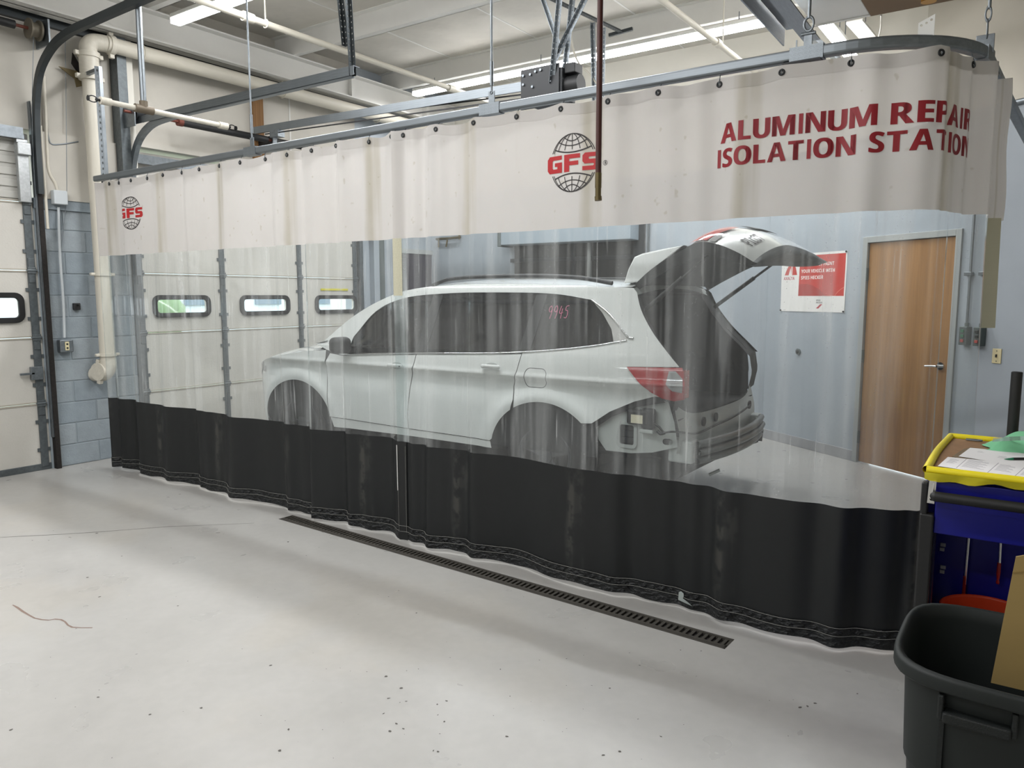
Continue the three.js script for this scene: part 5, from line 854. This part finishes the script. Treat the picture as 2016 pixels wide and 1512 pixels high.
// ================================================================ on the diagonal wall
const onDiag = (px, py, w = 0) => { const d = ray(px, py), A = RA.clone().addScaledVector(RN, w).sub(eye), t = A.dot(RN) / d.dot(RN), q = eye.clone().addScaledVector(d, t).sub(RA); return [q.dot(RD), q.y + RA.y]; };
{
  const t = thing('poster', 'white and red paint brand poster pinned on the pale blue wall', 'poster');
  const tex = canvasTexture(1024, 680, (c, w, h) => {
    c.fillStyle = '#e9e7e3'; c.fillRect(0, 0, w, h); c.fillStyle = '#c33a30'; c.fillRect(300, 26, 704, 470);
    c.fillStyle = '#a9322c'; c.beginPath(); c.moveTo(300, 360); c.quadraticCurveTo(560, 330, 720, 496); c.lineTo(300, 496); c.fill();
    c.strokeStyle = '#e0907a'; c.lineWidth = 5; c.beginPath(); c.moveTo(870, 496); c.quadraticCurveTo(920, 430, 1004, 400); c.stroke();
    c.fillStyle = '#f3efea'; c.font = 'bold 54px sans-serif'; c.fillText('WE PROUDLY PAINT', 330, 150, 600); c.fillText('YOUR VEHICLE WITH', 330, 226, 610); c.fillText('SPIES HECKER', 330, 302, 440);
    c.fillStyle = '#c33a30'; c.beginPath(); c.moveTo(55, 248); c.quadraticCurveTo(110, 120, 165, 105); c.lineTo(165, 248); c.fill();
    c.beginPath(); c.moveTo(180, 248); c.lineTo(180, 105); c.quadraticCurveTo(235, 120, 262, 248); c.fill(); c.fillStyle = '#e9e7e3'; c.beginPath(); c.moveTo(120, 248); c.lineTo(150, 160); c.lineTo(165, 248); c.fill(); c.fillRect(165, 95, 15, 160);
    c.fillStyle = '#b02a3a'; c.font = 'bold 50px sans-serif'; c.fillText('AXALTA', 40, 304, 230);
    c.fillStyle = '#3a3a3c'; c.font = 'bold 26px sans-serif'; c.fillText('SPIES', 590, 556, 90); c.fillText('HECKER', 590, 582, 110); c.fillStyle = '#b0303c'; c.beginPath(); c.moveTo(655, 590); c.lineTo(690, 590); c.lineTo(630, 640); c.lineTo(592, 640); c.fill();
  });
  const u0 = 0.22, u1 = 1.125, y0 = 1.435, y1 = 2.035, g = new THREE.PlaneGeometry(u1 - u0, y1 - y0, 8, 6); { const p = g.attributes.position; for (let i = 0; i < p.count; i++) p.setZ(i, 0.004 + 0.003 * Math.sin(p.getX(i) * 9) * Math.sin(p.getY(i) * 7)); g.computeVertexNormals(); }
  g.translate((u0 + u1) / 2, (y0 + y1) / 2, 0); part(t, 'sheet', diag(g), std(0xffffff, 0.5, 0, { map: tex }));
  part(t, 'backing', diag(bx(u0, u1, y0, y1, 0.0005, 0.0012)), M.white);
  for (const [u, y] of [[u0 + 0.01, y0 + 0.01], [u1 - 0.01, y0 + 0.01], [u1 - 0.01, y1 - 0.01], [u0 + 0.01, y1 - 0.01]]) part(t, 'pin', diag(new THREE.CylinderGeometry(0.009, 0.009, 0.008, 10).rotateX(Math.PI / 2).translate(u, y, 0.01)), M.black);
  const b = thing('wall_bumper', 'small round grey door stop on the pale blue wall', 'door stop'), [u, y] = onDiag(1573, 692);
  part(b, 'dish', diag(new THREE.CylinderGeometry(0.032, 0.028, 0.02, 20).rotateX(Math.PI / 2).translate(u, y, 0.01)), M.greyBox); part(b, 'rubber', diag(new THREE.SphereGeometry(0.02, 14, 8).scale(1, 1, 0.6).translate(u, y, 0.02)), M.trimGrey);
  for (const [uu, lab, cols] of [[2.44, 'grey push button station by the door frame, green buttons over red', [0x2f6b4d, 0x2f6b4d, 0xa8413c]], [2.565, 'grey push button station beside the light switch, black buttons over red', [0x1a1c1c, 0x1a1c1c, 0xa83a30]]]) {
    const s = thing('button_station', lab, 'switch box'); part(s, 'box', diag(bx(uu - 0.035, uu + 0.035, 1.20, 1.35, 0, 0.06, 0.006)), std(0x56605f, 0.5, 0.3));
    cols.forEach((c, i) => part(s, 'button', diag(bx(uu - 0.014, uu + 0.014, 1.315 - i * 0.04 - 0.012, 1.315 - i * 0.04 + 0.012, 0.06, 0.07, 0.003)), std(c, 0.5)));
    part(s, 'conduit', diag(rod(V(uu + 0.005, 1.35, 0.025), V(uu, 3.02, 0.025), 0.011, 10)), M.galv); part(s, 'conduit_strap', diag(bx(uu - 0.045, uu + 0.02, 1.76, 1.79, 0, 0.038, 0.004)), M.galv); part(s, 'connector', diag(rod(V(uu + 0.005, 1.345, 0.025), V(uu + 0.005, 1.38, 0.025), 0.017, 10)), M.greyBox);
  }
  const [a, c] = onDiag(1963, 701), l = thing('light_switch', 'ivory light switch plate on the blue wall right of the curtain', 'light switch');
  part(l, 'plate', diag(bx(a - 0.037, a + 0.037, c - 0.058, c + 0.058, 0, 0.007, 0.003)), M.ivory); part(l, 'toggle', diag(bx(a - 0.005, a + 0.005, c - 0.01, c + 0.014, 0.007, 0.018, 0.002)), M.trimGrey); for (const k of [-0.04, 0.04]) part(l, 'screw', diag(new THREE.CylinderGeometry(0.004, 0.004, 0.003, 8).rotateX(Math.PI / 2).translate(a, c + k, 0.008)), M.galvDull);
}
// ================================================================ tool cart
const TY = 1.055;
{
  const t = thing('tool_cart', 'blue and black tool cart with a yellow taped hardboard top', 'tool cart');
  const x0 = -0.272, x1 = 0.75, zf = -2.64, zb = -3.33, px = x0 + 0.04;
  part(t, 'top_board', bx(x0 + 0.012, x1, TY - 0.02, TY, zb + 0.02, zf - 0.01, 0.003), M.hardboard, 'brown hardboard top');
  part(t, 'yellow_edge', [tube([V(x0 + 0.012, TY + 0.004, zf + 0.002), V(0.2, TY + 0.004, zf + 0.004), V(x1, TY + 0.004, zf)], 0.012, 10, 20), tube([V(x0 + 0.012, TY + 0.004, zf + 0.002), V(x0 + 0.008, TY + 0.004, -3), V(x0 + 0.018, TY + 0.004, zb)], 0.012, 10, 20), tube([V(x0 + 0.018, TY + 0.004, zb), V(0.2, TY + 0.004, zb), V(x1, TY + 0.004, zb)], 0.012, 10, 20)], M.yellow, 'bright yellow rounded edge');
  part(t, 'tape_skirt', gridSurface((u, v) => V(lerp(x0 + 0.008, x1, u), TY - 0.002 - (0.024 + 0.005 * Math.sin(u * 23) + 0.004 * Math.sin(u * 61)) * v, zf + 0.014 - 0.012 * v + 0.002 * Math.sin(u * 40 + v * 2)), 60, 4), M.tapeYellow, 'drooping yellow tape');
  part(t, 'corner_post', [bx(x0, px - 0.02, 0.12, TY - 0.04, zf - 0.045, zf - 0.005, 0.006), bx(x0, px, 0.12, TY - 0.14, zf - 0.04, zf - 0.0, 0.006)], M.black, 'black corner post');
  part(t, 'corner_post', bx(x0, x0 + 0.05, 0.12, TY - 0.04, zb, zb + 0.05, 0.006), M.black);
  part(t, 'drawer_front', bx(px, x1, TY - 0.2, TY - 0.03, zf - 0.03, zf - 0.012, 0.004), M.blue, 'deep blue drawer front'); part(t, 'back_panel', bx(x0 + 0.01, x1, 0.12, TY - 0.18, zf - 0.335, zf - 0.32), M.blue, 'deep blue panel with tools hung on it');
  part(t, 'side_panel', bx(x0 + 0.005, x0 + 0.02, 0.14, TY - 0.05, zb + 0.04, zf - 0.04), M.blue); part(t, 'rear_panel', bx(x0 + 0.02, x1, 0.14, TY - 0.03, zb + 0.01, zb + 0.025), M.blue);
  part(t, 'lower_shelf', bx(x0 + 0.01, x1, 0.20, 0.22, zb + 0.02, zf - 0.01, 0.003), M.blue); part(t, 'side_rail', bx(px - 0.03, px + 0.004, 0.12, TY - 0.18, zf - 0.08, zf - 0.03), std(0x0c0f33, 0.5, 0.2));
  part(t, 'push_handle', [rod(V(px + 0.004, TY - 0.072, zf + 0.03), V(x1, TY - 0.072, zf + 0.03), 0.016, 16), new THREE.SphereGeometry(0.016, 12, 8).translate(px + 0.004, TY - 0.072, zf + 0.03)], M.black, 'round black push handle');
  part(t, 'handle_bracket', [bar(V(px - 0.004, TY - 0.04, zf), V(px - 0.008, TY - 0.085, zf + 0.028), 0.006, 0.02), bar(V(px - 0.008, TY - 0.03, zf + 0.004), V(px - 0.01, TY - 0.1, zf + 0.01), 0.02, 0.006, V(0, 0, 1))], M.chrome, 'chrome handle bracket');
  for (const [x, z] of [[x0 + 0.06, zf - 0.06], [x0 + 0.06, zb + 0.06], [x1 - 0.06, zf - 0.06], [x1 - 0.06, zb + 0.06]]) { const c = part(t, 'caster', rod(V(x, 0.055, z - 0.016), V(x, 0.055, z + 0.016), 0.055, 18), M.rubber); const f = new THREE.Mesh(bx(x - 0.02, x + 0.02, 0.06, 0.125, z - 0.025, z + 0.025, 0.004), M.galv); f.name = 'caster_fork'; c.add(f); }
  const zc = zf - 0.32; for (const py of [1035, 1078, 1122]) { const q = onZ(1856, py, zc + 0.01); part(t, 'hinge_clip', [bx(q.x - 0.008, q.x + 0.008, q.y + 0.002, q.y + 0.014, zc, zc + 0.006), bx(q.x - 0.009, q.x + 0.005, q.y - 0.014, q.y - 0.002, zc, zc + 0.008)], M.galvBright); }
  // tools on the panel
  const r1 = thing('breaker_bar', 'long chrome bar with a dark red grip hanging in the cart', 'tool'), a = onZ(1910, 1025, zc + 0.03), b = onZ(1899, 1150, zc + 0.03);
  part(r1, 'shaft', rod(V(b.x, b.y, b.z), V(a.x, a.y + 0.03, a.z), 0.0055, 12), M.chrome); part(r1, 'grip', rod(V(b.x - 0.002, b.y - 0.14, b.z), V(b.x, b.y + 0.03, b.z), 0.0055, 12), std(0x7a1512, 0.35));
  const r2 = thing('ratchet', 'shorter chrome ratchet with a red handle hanging in the cart', 'tool'), c = onZ(1971, 1034, zc + 0.03), d = onZ(1968, 1108, zc + 0.03), e = onZ(1964, 1150, zc + 0.03);
  part(r2, 'shaft', rod(V(d.x, d.y, d.z), V(c.x, c.y + 0.03, c.z), 0.0045, 12), M.chrome); part(r2, 'handle', new THREE.LatheGeometry([[0.001, 0], [0.005, 0.002], [0.0055, 0.012], [0.0035, 0.02], [0.005, 0.03], [0.0065, 0.055], [0.006, 0.085], [0.0055, 0.1], [0.001, 0.1]].map(([r, y]) => new THREE.Vector2(r, y)), 16).scale(1, (d.y - e.y) / 0.1, 1).translate(e.x, e.y, e.z), std(0x8f1a18, 0.3, 0.2), 'red moulded handle');
}
// things on the cart
{
  const paper = (pts, name, label, draw) => {
    const tex = canvasTexture(512, 384, (c, w, h) => { c.fillStyle = '#f1eff0'; c.fillRect(0, 0, w, h); draw(c, w, h); });
    const q = pts.map(([x, y]) => onY(x, y, TY + 0.002)), t = thing(name, label, 'paper');
    const g = gridSurface((u, v) => { const a = q[0].clone().lerp(q[1], u), b = q[3].clone().lerp(q[2], u), p = b.lerp(a, v); p.y = TY + 0.003 + 0.002 * Math.sin(u * 4); return p; }, 10, 6);
    part(t, 'sheet', g, std(0xffffff, 0.8, 0, { map: tex, side: THREE.DoubleSide })); return t;
  };
  const row = (c, x, y, n, w) => { for (let i = 0; i < n; i++) { c.fillRect(x, y + i * 22, w * (0.6 + 0.4 * Math.sin(i * 7.3) ** 2), 6); } };
  paper([[1866, 900], [2090, 926], [2060, 955], [1846, 918]], 'work_sheet', 'printed form lying along the front edge of the cart top', (c) => { c.fillStyle = '#8f8e96'; c.fillRect(90, 20, 3, 340); c.fillRect(240, 20, 3, 340); c.fillRect(360, 20, 3, 340); row(c, 20, 60, 8, 50); row(c, 105, 40, 12, 110); row(c, 255, 60, 9, 80); row(c, 375, 50, 10, 110); });
  paper([[1910, 882], [2110, 905], [2090, 935], [1887, 899]], 'work_sheet', 'sparsely printed white sheet lying on a clipboard on the cart', (c) => { c.fillStyle = '#9a99a0'; row(c, 60, 110, 2, 40); row(c, 180, 180, 3, 70); row(c, 300, 120, 4, 80); });
  const cb = thing('clipboard', 'brown clipboard under the white sheet on the cart', 'clipboard'), cbx = [[1897, 884], [1912, 881], [2100, 907], [2085, 938], [1874, 899]].map(([x, y]) => onY(x, y, TY + 0.001));
  { const g = new THREE.ExtrudeGeometry(poly(cbx.map((p) => [p.x, -p.z])), { depth: 0.0012, bevelEnabled: false }); g.rotateX(-Math.PI / 2); g.translate(0, TY + 0.0002, 0); part(cb, 'board', g, std(0x76603f, 0.5)); const p = onY(1912, 870, TY + 0.004); part(cb, 'clip', [tube([V(p.x - 0.02, TY + 0.006, p.z - 0.03), V(p.x + 0.03, TY + 0.006, p.z - 0.03), V(p.x + 0.03, TY + 0.006, p.z - 0.045), V(p.x - 0.02, TY + 0.006, p.z - 0.045)], 0.003, 6, 20)], M.galv); }
  const pen = thing('marker_pen', 'dark pen with a green tip on the white sheet', 'pen'), a = onY(1977, 904, TY + 0.008), b = onY(2060, 903, TY + 0.008);
  part(pen, 'barrel', rod(a.clone().lerp(b, 0.2), b, 0.005, 12), M.black); part(pen, 'tip', rod(a, a.clone().lerp(b, 0.2), 0.0008, 12, 0.005), std(0x1f7a55, 0.5), 'green tip');
  const cl = thing('cleaning_cloth', 'crumpled mint green cloth at the back of the cart top', 'cloth'), c0 = onY(1990, 882, TY + 0.01);
  const folds = fbm(256, 4, 3, 77);
  part(cl, 'cloth', gridSurface((u, v) => { const x = c0.x - 0.075 + 0.30 * u + 0.015 * Math.sin(v * 7), z = c0.z + 0.05 - 0.15 * v + 0.012 * Math.sin(u * 9), e = Math.min(u, 1 - u, v * 0.9, 1 - v) * 5, k = smooth(e, 0, 0.9); return V(x, TY + 0.004 + k * (0.014 + 0.035 * (0.5 + 0.5 * Math.sin(u * 13 + v * 4)) + 0.02 * folds(u * 200, v * 200)), z); }, 50, 30), new THREE.MeshStandardMaterial({ color: 0x7fc79a, roughness: 0.95, side: THREE.DoubleSide }));
  const pl = thing('plastic_sheet', 'curved clear plastic sheet resting on the green cloth', 'plastic sheet'), s0 = onY(1940, 868, TY + 0.05);
  part(pl, 'sheet', gridSurface((u, v) => V(s0.x + 0.02 + 0.28 * u, TY + 0.052 + 0.02 * Math.sin(u * 3.1) - 0.01 * u, s0.z + 0.02 - 0.09 * v - 0.03 * u), 16, 4), phys({ color: 0xe6eaea, roughness: 0.1, transmission: 0.8, thickness: 0, side: THREE.DoubleSide }));
  const bp = thing('black_tube', 'upright black tube standing at the back of the cart', 'tube'), q = onZ(1992, 865, -3.28);
  const top = onZ(1991, 732, -3.28).y; part(bp, 'tube', new THREE.LatheGeometry([[0.0135, 0], [0.018, 0], [0.018, top - TY - 0.002], [0.0155, top - TY], [0.0135, top - TY - 0.002], [0.0135, 0]].map(([r, y]) => new THREE.Vector2(r, y)), 24).translate(q.x, TY + 0.001, -3.28), M.black);
}
{ // orange bucket on the lower shelf and the bin before it
  const b = thing('bucket', 'orange plastic bucket between the bin and the blue cart', 'bucket'), p = onZ(1942, 1172, -2.94), top = 0.60, R = 0.15, cx = -0.02, cz = -2.50 + 0.0;
  const bin = thing('waste_bin', 'dark green-grey square waste bin with a moulded rim and hand grip', 'waste bin');
  // bin: rounded square rings lofted from bottom to rim, outside then inside
  const bcx = 0.045, bcz = -2.095, Y = 0.755;
  const ringAt = (hx, hz, r, y, n = 64) => Array.from({ length: n }, (_, i) => { const a = i / n * 2 * Math.PI, c = Math.cos(a), s = Math.sin(a), e = 4.2, k = 1 / (Math.abs(c) ** e + Math.abs(s) ** e) ** (1 / e); return V(bcx + hx * c * k, y, bcz + hz * s * k); });
  const loft = (rows) => { const n = rows[0].length, P = [], I = []; rows.forEach((q) => q.forEach((v) => P.push(v.x, v.y, v.z))); for (let j = 0; j < rows.length - 1; j++) for (let i = 0; i < n; i++) { const a = j * n + i, c = j * n + (i + 1) % n; I.push(a, a + n, c, c, a + n, c + n); } const g = new THREE.BufferGeometry(); g.setAttribute('position', new THREE.Float32BufferAttribute(P, 3)); g.setIndex(I); const h = g.toNonIndexed(); g.computeVertexNormals(); return g; };
  const prof = [[0.205, 0.165, 0.0], [0.21, 0.17, 0.02], [0.232, 0.192, 0.36], [0.232, 0.192, 0.37], [0.242, 0.202, 0.39], [0.245, 0.205, 0.47], [0.246, 0.206, 0.475], [0.256, 0.216, 0.49], [0.263, 0.223, 0.708], [0.266, 0.226, 0.712], [0.284, 0.244, 0.716], [0.288, 0.248, 0.722], [0.288, 0.248, 0.745], [0.282, 0.242, Y], [0.270, 0.230, Y - 0.004], [0.262, 0.222, 0.72], [0.245, 0.205, 0.4], [0.2, 0.16, 0.02], [0.001, 0.001, 0.018]];
  part(bin, 'body', loft(prof.map(([hx, hz, y]) => ringAt(hx, hz, 0, y))), M.canPlastic);
  const fz = bcz + 0.228, g0 = onZ(1860, 1338, fz), g1 = onZ(1972, 1420, fz);
  const gb = g1.y - 0.02; part(bin, 'hand_grip', [bx(g0.x, g1.x + 0.02, gb - 0.014, gb + 0.012, fz - 0.03, fz + 0.018, 0.006), bx(g0.x - 0.01, g0.x + 0.002, gb - 0.01, 0.71, fz - 0.03, fz + 0.012, 0.004), bx(g1.x + 0.018, g1.x + 0.03, gb - 0.01, 0.71, fz - 0.03, fz + 0.012, 0.004)], M.canPlastic, 'moulded hand grip');
  part(bin, 'rib', [bx(g0.x - 0.006, g0.x + 0.004, 0.03, g1.y, fz - 0.05, fz - 0.008), bx(g1.x + 0.01, g1.x + 0.02, 0.03, g1.y, fz - 0.05, fz - 0.012)], M.canPlastic);
  const cb = thing('cardboard_flap', 'tan cardboard box flap sticking out of the waste bin', 'cardboard');
  const cpt = [[1951, 1342], [2000, 1095], [2090, 1080], [2090, 1375]].map(([x, y]) => onZ(x, y, -2.0)); { const g = new THREE.ExtrudeGeometry(poly(cpt.map((v) => [v.x, v.y])), { depth: 0.006, bevelEnabled: false }); g.translate(0, 0, -2.0); part(cb, 'flap', metricUV(g), M.cardboard); part(cb, 'fold', bar(cpt[1].clone().lerp(cpt[0], 0.12).add(V(0, 0, 0.006)), cpt[2].clone().lerp(cpt[3], 0.12).add(V(0, 0, 0.006)), 0.003, 0.003), std(0x86703f, 0.9)); }
  const bt = p.y; part(b, 'pail', new THREE.LatheGeometry([[0.001, 0], [0.115, 0], [0.13, bt - 0.24], [0.136, bt - 0.235], [0.137, bt - 0.224], [0.132, bt - 0.221], [0.127, bt - 0.23], [0.112, 0.012], [0.001, 0.012]].map(([r, y]) => new THREE.Vector2(r, y)), 40).translate(p.x + 0.01, 0.221, -2.80), M.orange);
}
// ================================================================ outside the door windows
{
  const g = struct('ground_outside', 'grey-green yard outside the overhead doors', 'ground'); part(g, 'yard', bx(-60, LEFT_X - WT, -0.3, -0.05, -40, 25), std(0x8d9585, 0.9));
  const h = thing('hedge', 'green hedge outside the first door window behind the curtain', 'hedge'), blobs = []; for (let i = 0; i < 40; i++) blobs.push(new THREE.IcosahedronGeometry(rr(0.6, 1.0), 1).translate(-21 + rr(-1, 1), rr(0.2, 1.5), -10.9 + rr(-0.9, 0.8))); part(h, 'foliage', blobs, std(0x7f9a72, 0.9));
  const b = thing('neighbour_building', 'pale blue-white building across the yard seen through the door windows', 'building'); part(b, 'wall', bx(-30, -29.5, -0.05, 7, -32, 10), std(0xcfdae0, 0.8)); for (let i = 0; i < 4; i++) part(b, 'window', bx(-29.5, -29.4, 1.2, 2.4, -30 + i * 3.5, -28.6 + i * 3.5), std(0x6b7f8c, 0.3)); part(b, 'roof', bx(-30.2, -29.2, 7, 7.3, -32, 10), M.white);
  const s = thing('parked_van', 'red and white van parked outside the far door window', 'van'); part(s, 'body', bx(-18, -16, 0.6, 2.5, -20.4, -15.8, 0.2), std(0xd8d2cf, 0.5)); part(s, 'red_band', bx(-16, -15.98, 1.9, 2.4, -20.2, -16), std(0xc24a3a, 0.5)); for (const z of [-19.4, -16.8]) part(s, 'wheel', rod(V(-15.98, 0.35, z), V(-16.3, 0.35, z), 0.38, 20), M.rubber); part(s, 'side_window', bx(-15.99, -15.96, 1.5, 1.85, -20, -16.4), std(0x8fb0c0, 0.2));
}

// ---------------------------------------------------------------- put each group at its thing's base and hand over
scene.updateMatrixWorld(true);
for (const t of things) {
  const b = new THREE.Box3().setFromObject(t); if (b.isEmpty()) continue;
  const c = b.getCenter(new THREE.Vector3()); c.y = b.min.y;
  t.position.copy(c); for (const k of t.children) k.position.sub(c);
}
scene.traverse((o) => { if (o.isMesh) o.castShadow = o.receiveShadow = true; });
scene.traverse((o) => { const mm = o.isMesh && o.material; if (mm && mm.transmission > 0.9) o.castShadow = true; });
renderer.render(scene, camera);
